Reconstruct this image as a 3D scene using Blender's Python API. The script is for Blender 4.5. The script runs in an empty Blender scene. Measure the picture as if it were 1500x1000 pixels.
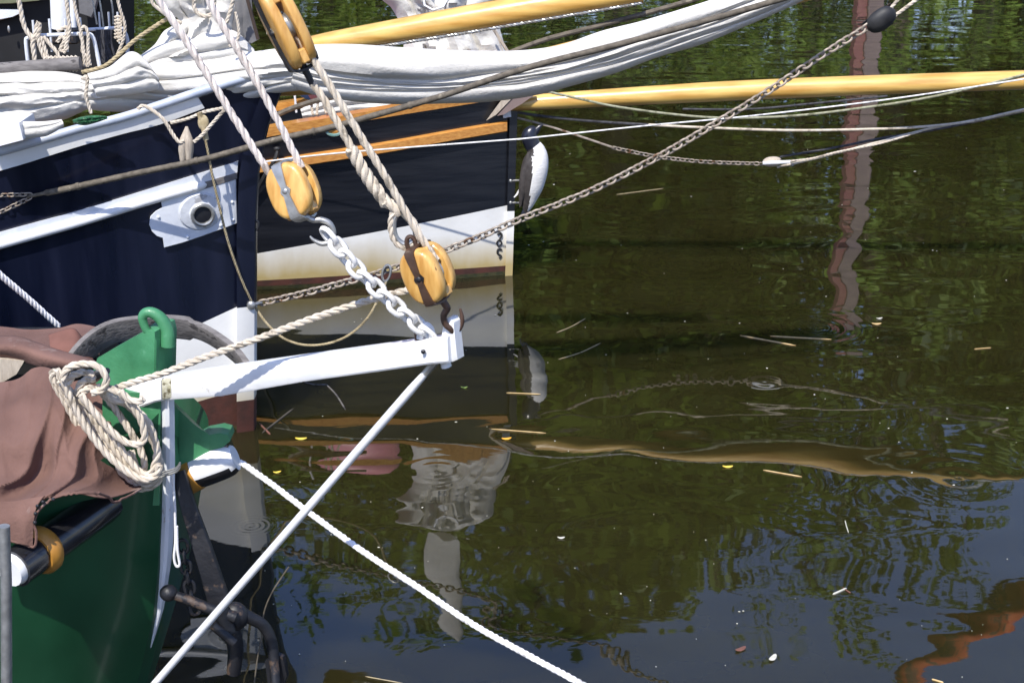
import bpy, math, random
from mathutils import Vector, Matrix, noise
random.seed(7)
S = bpy.context.scene
COL = S.collection
R = math.radians

# ------------------------------------------------------------------ camera, world, sun
CAM_H, PITCH, FPX = 4.0, 19.0, 2300.0
cam = bpy.data.objects.new('camera', bpy.data.cameras.new('camera'))
COL.objects.link(cam)
cam.location = (0, 0, CAM_H)
cam.rotation_euler = (R(90 - PITCH), 0, 0)
cam.data.sensor_width = 36.0
cam.data.lens = FPX / 1500 * 36
cam.data.clip_start = 0.05
cam.data.clip_end = 3000
cam.data.dof.use_dof = True
cam.data.dof.focus_distance = 9.6
cam.data.dof.aperture_fstop = 11
S.camera = cam

SUN_EL, SUN_AZ = 54.0, 201.0        # azimuth clockwise from +Y (the view direction)
w = bpy.data.worlds.new('World'); S.world = w; w.use_nodes = True
nt = w.node_tree
bg = nt.nodes['Background']
sky = nt.nodes.new('ShaderNodeTexSky'); sky.sky_type = 'NISHITA'; sky.sun_disc = False
sky.sun_elevation = R(SUN_EL); sky.sun_rotation = R(SUN_AZ)
sky.air_density = 1.2; sky.dust_density = 0.6; sky.ozone_density = 4.0
tint = nt.nodes.new('ShaderNodeMix'); tint.data_type = 'RGBA'; tint.blend_type = 'MULTIPLY'; tint.inputs[0].default_value = 1
tint.inputs[7].default_value = (1.0, .955, 1.13, 1)
nt.links.new(sky.outputs[0], tint.inputs[6]); nt.links.new(tint.outputs[2], bg.inputs[0]); bg.inputs[1].default_value = 0.145
sun = bpy.data.objects.new('sun', bpy.data.lights.new('sun', 'SUN'))
COL.objects.link(sun)
sun.data.energy = 4.6; sun.data.angle = R(0.53); sun.data.color = (1.0, 0.955, 0.88)
sd = Vector((math.sin(R(SUN_AZ)) * math.cos(R(SUN_EL)), math.cos(R(SUN_AZ)) * math.cos(R(SUN_EL)), math.sin(R(SUN_EL))))
sun.rotation_euler = (-sd).to_track_quat('-Z', 'Y').to_euler()
sun.location = (10, -10, 20)
S.view_settings.view_transform = 'Standard'; S.view_settings.look = 'None'
S.view_settings.exposure = 0.42; S.view_settings.gamma = 1.0
S.cycles.max_bounces = 8; S.cycles.glossy_bounces = 3; S.cycles.transparent_max_bounces = 6
S.cycles.caustics_reflective = False; S.cycles.caustics_refractive = False

# ------------------------------------------------------------------ measuring helpers
CP, SP = math.cos(R(PITCH)), math.sin(R(PITCH))
C0 = Vector((0, 0, CAM_H))
def ray(px, py):
    dx, dy = (px - 750) / FPX, (500 - py) / FPX
    return Vector((dx, CP + dy * SP, -SP + dy * CP))
def PY(px, py, Y):
    r = ray(px, py); return C0 + r * (Y / r.y)
def W(px, py, z=0.0):
    r = ray(px, py); return C0 + r * ((z - CAM_H) / r.z)
def V(*a): return Vector(a)
def lerp(a, b, t): return a + (b - a) * t
def pl(pts, x):
    """piecewise linear, extrapolated"""
    if x <= pts[0][0]: (x0, y0), (x1, y1) = pts[0], pts[1]
    elif x >= pts[-1][0]: (x0, y0), (x1, y1) = pts[-2], pts[-1]
    else:
        for i in range(len(pts) - 1):
            if pts[i][0] <= x <= pts[i + 1][0]: (x0, y0), (x1, y1) = pts[i], pts[i + 1]; break
    return y0 + (y1 - y0) * (x - x0) / (x1 - x0)
def catmull(P, sub, closed=False):
    n = len(P); out = []
    rng = range(n) if closed else range(n - 1)
    for i in rng:
        if closed: a, b, c, d = P[(i - 1) % n], P[i], P[(i + 1) % n], P[(i + 2) % n]
        else: a, b, c, d = P[max(i - 1, 0)], P[i], P[i + 1], P[min(i + 2, n - 1)]
        for k in range(sub):
            t = k / sub
            out.append(0.5 * ((2 * b) + (c - a) * t + (2 * a - 5 * b + 4 * c - d) * t * t + (3 * b - a - 3 * c + d) * t ** 3))
    if not closed: out.append(P[-1].copy())
    return out
def resample(P, step, closed=False):
    if closed: P = P + [P[0]]
    L = [0]
    for i in range(1, len(P)): L.append(L[-1] + (P[i] - P[i - 1]).length)
    n = max(2, int(round(L[-1] / step))); out = []; j = 0
    for k in range(n + 1):
        s = L[-1] * k / n
        while j < len(L) - 2 and L[j + 1] < s: j += 1
        d = L[j + 1] - L[j]
        out.append(P[j].lerp(P[j + 1], (s - L[j]) / d if d > 1e-9 else 0))
    return out
def frames(P):
    T = []
    for i in range(len(P)):
        t = P[min(i + 1, len(P) - 1)] - P[max(i - 1, 0)]
        T.append(t.normalized() if t.length > 1e-9 else (T[-1] if T else V(1, 0, 0)))
    n = T[0].orthogonal().normalized(); N = []
    if abs(T[0].z) < .9: n = (V(0, 0, 1) - T[0] * T[0].z).normalized()
    for t in T:
        n = (n - t * n.dot(t)); n = n.normalized() if n.length > 1e-6 else t.orthogonal().normalized()
        N.append((t, n, t.cross(n)))
    return N

# ------------------------------------------------------------------ mesh builder
ORG = {}
class MB:
    def __init__(s): s.v = []; s.f = []; s.m = []
    def add(s, vs, fs, mi=0):
        o = len(s.v); s.v += [Vector(a) for a in vs]; s.f += [tuple(i + o for i in f) for f in fs]
        s.m += [mi] * len(fs) if isinstance(mi, int) else mi; return s
    def loft(s, rings, closed=True, cap=True, mi=0, loop=False):
        n = len(rings[0]); vs = [p for r in rings for p in r]; fs = []
        m = len(rings)
        for i in range(m if loop else m - 1):
            for j in range(n if closed else n - 1):
                a, b = i * n + j, i * n + (j + 1) % n
                i2 = (i + 1) % m
                fs.append((a, b, i2 * n + (j + 1) % n, i2 * n + j))
        if cap and closed and not loop:
            fs.append(tuple(range(n - 1, -1, -1))); fs.append(tuple((m - 1) * n + j for j in range(n)))
        return s.add(vs, fs, mi)
    def tube(s, P, r, n=8, cap=True, mi=0, closed=False):
        F = frames(P); rings = []
        for i, p in enumerate(P):
            rr = r[i] if isinstance(r, (list, tuple)) else r
            t, a, b = F[i]
            rings.append([p + (a * math.cos(2 * math.pi * k / n) + b * math.sin(2 * math.pi * k / n)) * rr for k in range(n)])
        return s.loft(rings, cap=cap, mi=mi, loop=closed)
    def strip(s, P, wid, thk, up, mi=0):
        """flat bar along P; wide along 'side', thin along up"""
        rings = []
        F = frames(P)
        for i, p in enumerate(P):
            t = F[i][0]; sd_ = t.cross(up).normalized(); u = sd_.cross(t).normalized()
            w2 = (wid[i] if isinstance(wid, (list, tuple)) else wid) / 2; h = thk / 2
            rings.append([p + sd_ * w2 * a + u * h * b for a, b in ((-1, -.7), (-.9, -1), (.9, -1), (1, -.7), (1, .7), (.9, 1), (-.9, 1), (-1, .7))])
        return s.loft(rings, mi=mi)
    def rope(s, P, r, pitch=None, ns=6, hand=1, mi=0):
        """three-strand laid rope"""
        pitch = pitch or r * 7.5
        P = resample(P, pitch / 9); F = frames(P); L = 0
        acc = [0]
        for i in range(1, len(P)): acc.append(acc[-1] + (P[i] - P[i - 1]).length)
        for st in range(3):
            Q = []
            for i, p in enumerate(P):
                t, a, b = F[i]; an = hand * 2 * math.pi * acc[i] / pitch + st * 2.0944
                k = 1 + .13 * noise.noise(p * 9 + V(st * 7, 0, 0)) + .07 * noise.noise(p * 40)
                Q.append(p + (a * math.cos(an) + b * math.sin(an)) * r * .48 * k)
            s.tube(Q, [r * .56 * (1 + .16 * noise.noise(q * 16 + V(0, st * 5, 0))) for q in Q], n=ns, mi=mi)
        return s
    def link(s, c, t, side, hl, hw, r, n=6, mi=0):
        """stadium chain link, axis t, in the plane (t, side)"""
        P = []
        k = 6
        for i in range(k + 1):
            a = -math.pi / 2 + math.pi * i / k; P.append(c + t * (hl - hw + hw * math.cos(a)) + side * hw * math.sin(a))
        for i in range(k + 1):
            a = math.pi / 2 + math.pi * i / k; P.append(c + t * (-(hl - hw) + hw * math.cos(a)) + side * hw * math.sin(a))
        nrm = t.cross(side).normalized(); rings = []
        m = len(P)
        for i in range(m):
            tt = (P[(i + 1) % m] - P[(i - 1) % m]).normalized(); o = tt.cross(nrm)
            rings.append([P[i] + (o * math.cos(2 * math.pi * q / n) + nrm * math.sin(2 * math.pi * q / n)) * r for q in range(n)])
        return s.loft(rings, loop=True, mi=mi)
    def chain(s, P, p, hw, r, tw=0.6, n=6, mi=0):
        Q = resample(P, p); F = frames(Q)
        for i in range(len(Q)):
            t, a, b = F[i]; an = tw + (math.pi / 2) * (i % 2) + random.uniform(-.13, .13)
            side = a * math.cos(an) + b * math.sin(an)
            s.link(Q[i], t, side, p / 2 + r, hw, r, n, mi)
        return s
    def box(s, c, ex, ey, ez, mi=0, bev=0.0):
        c, ex, ey, ez = Vector(c), Vector(ex), Vector(ey), Vector(ez)
        if bev <= 0:
            vs = [c + ex * a + ey * b + ez * d for a in (-1, 1) for b in (-1, 1) for d in (-1, 1)]
            return s.add(vs, [(0, 1, 3, 2), (4, 6, 7, 5), (0, 4, 5, 1), (2, 3, 7, 6), (0, 2, 6, 4), (1, 5, 7, 3)], mi)
        rings = []
        lx, ly, lz = ex.length, ey.length, ez.length
        for zz, ins in ((-1, bev), (-1 + bev / lz, 0), (1 - bev / lz, 0), (1, bev)):
            ring = []
            for a, b, da, db in ((-1, -1, 0, 1), (-1, -1, 1, 0), (1, -1, -1, 0), (1, -1, 0, 1), (1, 1, 0, -1), (1, 1, -1, 0), (-1, 1, 1, 0), (-1, 1, 0, -1)):
                aa = a * (1 - ins / lx) + da * bev / lx; bb = b * (1 - ins / ly) + db * bev / ly
                ring.append(c + ex * aa + ey * bb + ez * zz)
            rings.append(ring)
        return s.loft(rings, mi=mi)
    def prism(s, pts, d, mi=0, bev=0.0):
        """closed outline pts (planar), extruded by vector d; bevelled on the front"""
        pts = [Vector(p) for p in pts]; d = Vector(d); c = sum(pts, Vector()) / len(pts)
        rings = [pts]
        if bev > 0:
            L = d.length
            rings += [[p + d * (1 - bev / L) for p in pts], [p + d + (c - p).normalized() * bev for p in pts]]
        else: rings += [[p + d for p in pts]]
        return s.loft(rings, mi=mi)
    def ell(s, c, ax, ay, az, nu=16, nv=10, mi=0):
        rings = []
        for i in range(1, nv):
            th = math.pi * i / nv
            rings.append([c + az * math.cos(th) + (ax * math.cos(2 * math.pi * k / nu) + ay * math.sin(2 * math.pi * k / nu)) * math.sin(th) for k in range(nu)])
        s.loft(rings, cap=False, mi=mi)
        o = len(s.v); s.v += [c + az, c - az]; b = o - (nv - 1) * nu
        for k in range(nu):
            s.f.append((o, b + (k + 1) % nu, b + k)); s.m.append(mi)
            e = b + (nv - 2) * nu; s.f.append((o + 1, e + k, e + (k + 1) % nu)); s.m.append(mi)
        return s
    def build(s, name, mats, parent=None, smooth=True, base=None, auto=40):
        if not isinstance(mats, (list, tuple)): mats = [mats]
        if parent is not None: org = ORG[parent.name]
        elif base is not None: org = Vector(base)
        else:
            n = len(s.v); org = V(sum(p.x for p in s.v) / n, sum(p.y for p in s.v) / n, min(p.z for p in s.v))
        me = bpy.data.meshes.new(name)
        me.from_pydata([tuple(p - org) for p in s.v], [], s.f)
        for m in mats: me.materials.append(m)
        me.polygons.foreach_set('material_index', s.m)
        me.update()
        if smooth:
            me.polygons.foreach_set('use_smooth', [True] * len(me.polygons))
            try: me.set_sharp_from_angle(angle=R(auto))
            except Exception: pass
        o = bpy.data.objects.new(name, me); COL.objects.link(o)
        if parent is None: o.location = org
        else: o.parent = parent
        ORG[o.name] = org
        return o
def tag(o, label=None, cat=None, group=None, kind=None):
    if label: o['label'] = label
    if cat: o['category'] = cat
    if group: o['group'] = group
    if kind: o['kind'] = kind
    return o
def thing(name, label, cat, loc, group=None):
    o = bpy.data.objects.new(name, None); COL.objects.link(o); o.location = loc
    o.empty_display_size = .1; ORG[o.name] = Vector(loc)
    return tag(o, label, cat, group)

# ------------------------------------------------------------------ materials
def mat(name, c1, c2=None, rough=0.5, scale=6.0, metal=0.0, bump=0.0, bscale=None, stretch=(1, 1, 1), spec=0.5, detail=6, c3=None, c3lo=.62, c3scale=3.0, coat=0.0, sheen=0.0, rough2=None, lo=.35, hi=.65):
    m = bpy.data.materials.new(name); m.use_nodes = True; n = m.node_tree; L = n.links
    b = n.nodes['Principled BSDF']
    b.inputs['Metallic'].default_value = metal; b.inputs['Roughness'].default_value = rough
    b.inputs['Specular IOR Level'].default_value = spec; b.inputs['Coat Weight'].default_value = coat
    b.inputs['Coat Roughness'].default_value = .12
    b.inputs['Sheen Weight'].default_value = sheen
    tc = n.nodes.new('ShaderNodeTexCoord'); mp = n.nodes.new('ShaderNodeMapping'); mp.inputs['Scale'].default_value = stretch
    L.new(tc.outputs['Object'], mp.inputs[0])
    nz = n.nodes.new('ShaderNodeTexNoise'); nz.inputs['Scale'].default_value = scale; nz.inputs['Detail'].default_value = detail
    L.new(mp.outputs[0], nz.inputs['Vector'])
    rp = n.nodes.new('ShaderNodeValToRGB'); rp.color_ramp.elements[0].position = lo; rp.color_ramp.elements[1].position = hi
    rp.color_ramp.elements[0].color = (*c1, 1); rp.color_ramp.elements[1].color = (*(c2 or c1), 1)
    L.new(nz.outputs[0], rp.inputs[0]); out = rp.outputs[0]
    if c3:
        n3 = n.nodes.new('ShaderNodeTexNoise'); n3.inputs['Scale'].default_value = c3scale; n3.inputs['Detail'].default_value = 9; n3.inputs['Roughness'].default_value = .65
        L.new(mp.outputs[0], n3.inputs['Vector'])
        r3 = n.nodes.new('ShaderNodeValToRGB'); r3.color_ramp.elements[0].position = c3lo; r3.color_ramp.elements[1].position = c3lo + .05
        L.new(n3.outputs[0], r3.inputs[0])
        mx = n.nodes.new('ShaderNodeMix'); mx.data_type = 'RGBA'
        L.new(r3.outputs[0], mx.inputs[0]); L.new(out, mx.inputs[6]); mx.inputs[7].default_value = (*c3, 1); out = mx.outputs[2]
    L.new(out, b.inputs['Base Color'])
    if rough2 is not None:
        mr = n.nodes.new('ShaderNodeMapRange'); mr.inputs[1].default_value = .3; mr.inputs[2].default_value = .7
        mr.inputs[3].default_value = rough; mr.inputs[4].default_value = rough2
        L.new(nz.outputs[0], mr.inputs[0]); L.new(mr.outputs[0], b.inputs['Roughness'])
    if bump:
        bn = n.nodes.new('ShaderNodeTexNoise'); bn.inputs['Scale'].default_value = bscale or scale * 3; bn.inputs['Detail'].default_value = 4
        L.new(mp.outputs[0], bn.inputs['Vector'])
        bp = n.nodes.new('ShaderNodeBump'); bp.inputs['Strength'].default_value = 1; bp.inputs['Distance'].default_value = bump
        L.new(bn.outputs[0], bp.inputs['Height']); L.new(bp.outputs[0], b.inputs['Normal'])
    return m
M = {}
M['white'] = mat('white_paint', (.70, .70, .68), (.80, .80, .79), .36, 4, bump=.0015, bscale=28, c3=(.38, .25, .13), c3lo=.655, c3scale=6, coat=.15)
M['white_clean'] = mat('white_paint_clean', (.70, .71, .72), (.82, .82, .81), .34, 5, bump=.0014, bscale=25, coat=.2, c3=(.42, .38, .31), c3lo=.655, c3scale=7)
M['grey_white'] = mat('grey_white_paint', (.60, .63, .68), (.72, .74, .77), .38, 7, bump=.0015, bscale=30, c3=(.40, .40, .40), c3lo=.68, c3scale=6)
M['navy'] = mat('navy_paint', (.0020, .0032, .011), (.0045, .0065, .021), .24, 2.2, bump=.003, bscale=3.5, stretch=(3, 1, .35), coat=.3, c3=(.012, .014, .03), c3lo=.64, c3scale=3, rough2=.45)
M['black_hull'] = mat('black_paint', (.0045, .005, .0075), (.009, .010, .014), .25, 3, bump=.0025, bscale=4, stretch=(.5, 1, 5), coat=.2, c3=(.03, .03, .033), c3lo=.70, c3scale=5, rough2=.45)
M['red_boot'] = mat('red_antifouling', (.075, .022, .014), (.04, .015, .010), .7, 9, bump=.002, bscale=50, c3=(.22, .17, .14), c3lo=.64, c3scale=8)
M['slime'] = mat('green_slime', (.02, .025, .008), (.05, .045, .015), .6, 30, bump=.004)
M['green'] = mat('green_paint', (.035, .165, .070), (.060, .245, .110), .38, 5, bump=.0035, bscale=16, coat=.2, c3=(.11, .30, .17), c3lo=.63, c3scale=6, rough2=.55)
M['green_shade'] = mat('shaded_green_paint', (.005, .050, .019), (.009, .078, .031), .34, 3, bump=.0015, bscale=9, coat=.2, stretch=(1, 1, .5), c3=(.03, .11, .05), c3lo=.68, c3scale=5, rough2=.5)  # hull green kept dark so the shade on the bow sits in the colour
M['varnish'] = mat('varnished_wood', (.42, .17, .035), (.60, .29, .07), .3, 9, stretch=(.6, 9, 9), bump=.0006, coat=.4, c3=(.22, .08, .02), c3lo=.63, c3scale=3)
M['spar'] = mat('pale_varnished_spar', (.50, .26, .050), (.74, .48, .135), .32, 3, stretch=(.6, 6, 6), bump=.0008, coat=.7, c3=(.20, .075, .02), c3lo=.66, c3scale=3.2, lo=.3, hi=.62)
M['block_wood'] = mat('oiled_block_wood', (.46, .22, .042), (.70, .42, .125), .42, 5, stretch=(7, 7, 1.3), bump=.0012, bscale=14, coat=.25, c3=(.13, .05, .02), c3lo=.67, c3scale=5, lo=.3, hi=.66)
M['grey_wood'] = mat('weathered_grey_timber', (.11, .10, .095), (.19, .175, .165), .8, 8, stretch=(1.5, 4, 4), bump=.003, c3=(.045, .04, .038), c3lo=.58, c3scale=4)
M['bleached'] = mat('bleached_wood', (.38, .32, .25), (.50, .43, .34), .75, 12, stretch=(6, 6, 1), bump=.002, c3=(.16, .12, .10), c3lo=.63)
M['iron'] = mat('rusty_brown_iron', (.060, .035, .024), (.11, .062, .042), .5, 20, metal=.35, bump=.0012, bscale=70, c3=(.17, .08, .04), c3lo=.6, c3scale=14)
M['dark_iron'] = mat('black_painted_iron', (.005, .0055, .008), (.012, .012, .015), .5, 14, bump=.004, bscale=24, c3=(.075, .05, .035), c3lo=.57, c3scale=11)
M['galv'] = mat('galvanised_steel', (.30, .30, .29), (.46, .46, .44), .4, 22, metal=.7, bump=.0008, bscale=80)
M['chain_rust'] = mat('weathered_chain_steel', (.26, .21, .165), (.38, .33, .27), .6, 25, metal=.25, bump=.0008, bscale=90, c3=(.14, .075, .04), c3lo=.58, c3scale=12)
M['chain_white'] = mat('white_coated_chain', (.70, .69, .66), (.80, .79, .77), .45, 20, bump=.001, bscale=60, c3=(.30, .20, .12), c3lo=.66, c3scale=16)
def ropemat(n, a, b): return mat(n, a, b, .88, 26, bump=.0014, bscale=300, c3=tuple(x * .62 for x in a), c3lo=.56, c3scale=9)
M['rope'] = ropemat('hemp_coloured_rope', (.50, .43, .335), (.63, .56, .46))
M['rope_pink'] = ropemat('pale_rope', (.58, .51, .46), (.70, .64, .60))
M['rope_white'] = ropemat('white_nylon_rope', (.74, .72, .70), (.82, .81, .80))
M['rope_tan'] = ropemat('tan_rope', (.34, .27, .15), (.46, .38, .23))
M['rope_dark'] = mat('tarred_served_rope', (.075, .062, .045), (.14, .118, .088), .8, 30, bump=.0015, bscale=60, c3=(.22, .19, .14), c3lo=.62, c3scale=10)
M['rope_black'] = ropemat('dark_rope', (.035, .035, .04), (.07, .07, .08))
M['canvas'] = mat('white_sailcloth', (.56, .54, .495), (.66, .64, .595), .9, 4, bump=.008, bscale=7, stretch=(.45, 1, 1.8), sheen=.15, c3=(.58, .555, .52), c3lo=.6, c3scale=2)
M['canvas_grey'] = mat('grey_canvas', (.10, .10, .105), (.17, .165, .165), .9, 8, bump=.003)
M['tarp'] = mat('brown_tarpaulin', (.105, .054, .041), (.185, .100, .078), .92, 2.6, bump=.0045, bscale=17, c3=(.24, .17, .145), c3lo=.63, c3scale=4.5, lo=.32, hi=.68, detail=9)
M['tarp_dark'] = mat('rust_brown_cloth', (.13, .055, .038), (.18, .078, .056), .8, 8, bump=.002)
M['blackgloss'] = mat('black_gloss', (.010, .010, .012), (.02, .02, .022), .2, 9, coat=.4)
M['black_matt'] = mat('black_rubber', (.012, .012, .013), (.03, .03, .03), .6, 12, bump=.001)
M['ochre'] = mat('ochre_paint', (.42, .19, .03), (.55, .27, .05), .4, 9, c3=(.12, .06, .03), c3lo=.62)
M['pink'] = mat('pink_vinyl', (.55, .18, .22), (.63, .24, .28), .45, 6, bump=.002, bscale=20)
M['blue'] = mat('blue_vinyl', (.03, .12, .38), (.05, .16, .45), .45, 6)
M['teal'] = mat('verdigris', (.10, .22, .21), (.20, .32, .30), .5, 15)
M['void'] = mat('black_paint_gap_shade', (.0025, .0025, .003), (.005, .005, .006), .7, 9)  # black of the deckhouse wall; also painted shade under the tarpaulin folds
M['deck'] = mat('deck_planks', (.18, .13, .09), (.27, .21, .15), .7, 6, stretch=(.5, 9, 1))
M['reed'] = mat('dry_reed', (.48, .32, .13), (.62, .45, .22), .7, 20)
M['leaf_yellow'] = mat('yellow_leaf', (.70, .50, .05), (.8, .62, .12), .6, 20)
M['speck'] = mat('pale_floating_speck', (.45, .44, .36), (.6, .58, .5), .8, 20)
M['bark'] = mat('bark', (.05, .04, .03), (.09, .075, .055), .9, 8)
M['orange'] = mat('orange_canvas', (.50, .10, .04), (.68, .17, .07), .8, 4, c3=(.16, .09, .06), c3lo=.54, c3scale=4)
M['pile_red'] = mat('faded_red_paint', (.20, .075, .07), (.26, .11, .10), .7, 3)
M['pile_grey'] = mat('grey_steel', (.17, .125, .115), (.24, .175, .16), .6, 2, c3=(.42, .28, .14), c3lo=.62, c3scale=1)
M['bird_black'] = mat('bird_black_paint', (.010, .012, .020), (.016, .018, .03), .3, 20, coat=.3)
M['bird_brown'] = mat('bird_brown_black', (.035, .03, .028), (.06, .052, .048), .55, 30, bump=.002)
M['bird_white'] = mat('bird_white_paint', (.72, .71, .69), (.80, .79, .77), .5, 30, bump=.004, bscale=30, stretch=(1, 1, 4))
def leafmat(n, a, b, tr):
    m = mat(n, a, b, .55, .9, detail=3)
    nt_ = m.node_tree; bs = nt_.nodes['Principled BSDF']; out = nt_.nodes['Material Output']
    tl = nt_.nodes.new('ShaderNodeBsdfTranslucent'); tl.inputs[0].default_value = (*tr, 1)
    mx = nt_.nodes.new('ShaderNodeMixShader'); mx.inputs[0].default_value = .3
    nt_.links.new(bs.outputs[0], mx.inputs[1]); nt_.links.new(tl.outputs[0], mx.inputs[2]); nt_.links.new(mx.outputs[0], out.inputs[0])
    return m
M['leaf_a'] = leafmat('foliage_mid', (.085, .15, .024), (.15, .225, .038), (.22, .34, .04))
M['leaf_b'] = leafmat('foliage_dark', (.022, .045, .012), (.045, .085, .020), (.05, .10, .018))  # darker copy, puts unlit foliage into the colour beside the lit greens
M['leaf_c'] = leafmat('foliage_light', (.11, .19, .026), (.18, .27, .04), (.26, .38, .05))

def weave(m, sc, amt):
    n = m.node_tree; L = n.links; b = n.nodes['Principled BSDF']; prev = b.inputs['Normal'].links[0].from_socket
    tc = n.nodes.new('ShaderNodeTexCoord'); w_ = n.nodes.new('ShaderNodeTexNoise'); w_.inputs['Scale'].default_value = sc; w_.inputs['Detail'].default_value = 6; w_.inputs['Roughness'].default_value = .7
    L.new(tc.outputs['Object'], w_.inputs['Vector']); bp = n.nodes.new('ShaderNodeBump'); bp.inputs['Distance'].default_value = amt
    L.new(w_.outputs[0], bp.inputs['Height']); L.new(prev, bp.inputs['Normal']); L.new(bp.outputs[0], b.inputs['Normal'])
weave(M['tarp'], 70, .004); weave(M['canvas'], 26, .006); weave(M['green'], 40, .0015)

def boot_white():
    """white boot top; weed and rust staining rises from the waterline (world height)"""
    m = mat('white_boot_top', (.74, .74, .72), (.80, .80, .78), .35, 4, bump=.001, bscale=25, coat=.2)
    n = m.node_tree; L = n.links; b = n.nodes['Principled BSDF']
    src = b.inputs['Base Color'].links[0].from_socket
    ge = n.nodes.new('ShaderNodeNewGeometry'); sx = n.nodes.new('ShaderNodeSeparateXYZ'); L.new(ge.outputs['Position'], sx.inputs[0])
    nz = n.nodes.new('ShaderNodeTexNoise'); nz.inputs['Scale'].default_value = 5; nz.inputs['Detail'].default_value = 7
    mp = n.nodes.new('ShaderNodeMapping'); mp.inputs['Scale'].default_value = (1, 1, .25); L.new(ge.outputs['Position'], mp.inputs[0]); L.new(mp.outputs[0], nz.inputs['Vector'])
    ad = n.nodes.new('ShaderNodeMath'); ad.operation = 'MULTIPLY_ADD'; ad.inputs[1].default_value = -.22; L.new(nz.outputs[0], ad.inputs[0]); L.new(sx.outputs[2], ad.inputs[2])
    r = n.nodes.new('ShaderNodeValToRGB'); r.color_ramp.elements[0].position = 0.0; r.color_ramp.elements[0].color = (1, 1, 1, 1)
    r.color_ramp.elements[1].position = .30; r.color_ramp.elements[1].color = (0, 0, 0, 1)
    L.new(ad.outputs[0], r.inputs[0])
    mx = n.nodes.new('ShaderNodeMix'); mx.data_type = 'RGBA'; L.new(r.outputs[0], mx.inputs[0]); L.new(src, mx.inputs[6])
    mx.inputs[7].default_value = (.42, .33, .15, 1); L.new(mx.outputs[2], b.inputs['Base Color'])
    return m
M['boot'] = boot_white()

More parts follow.
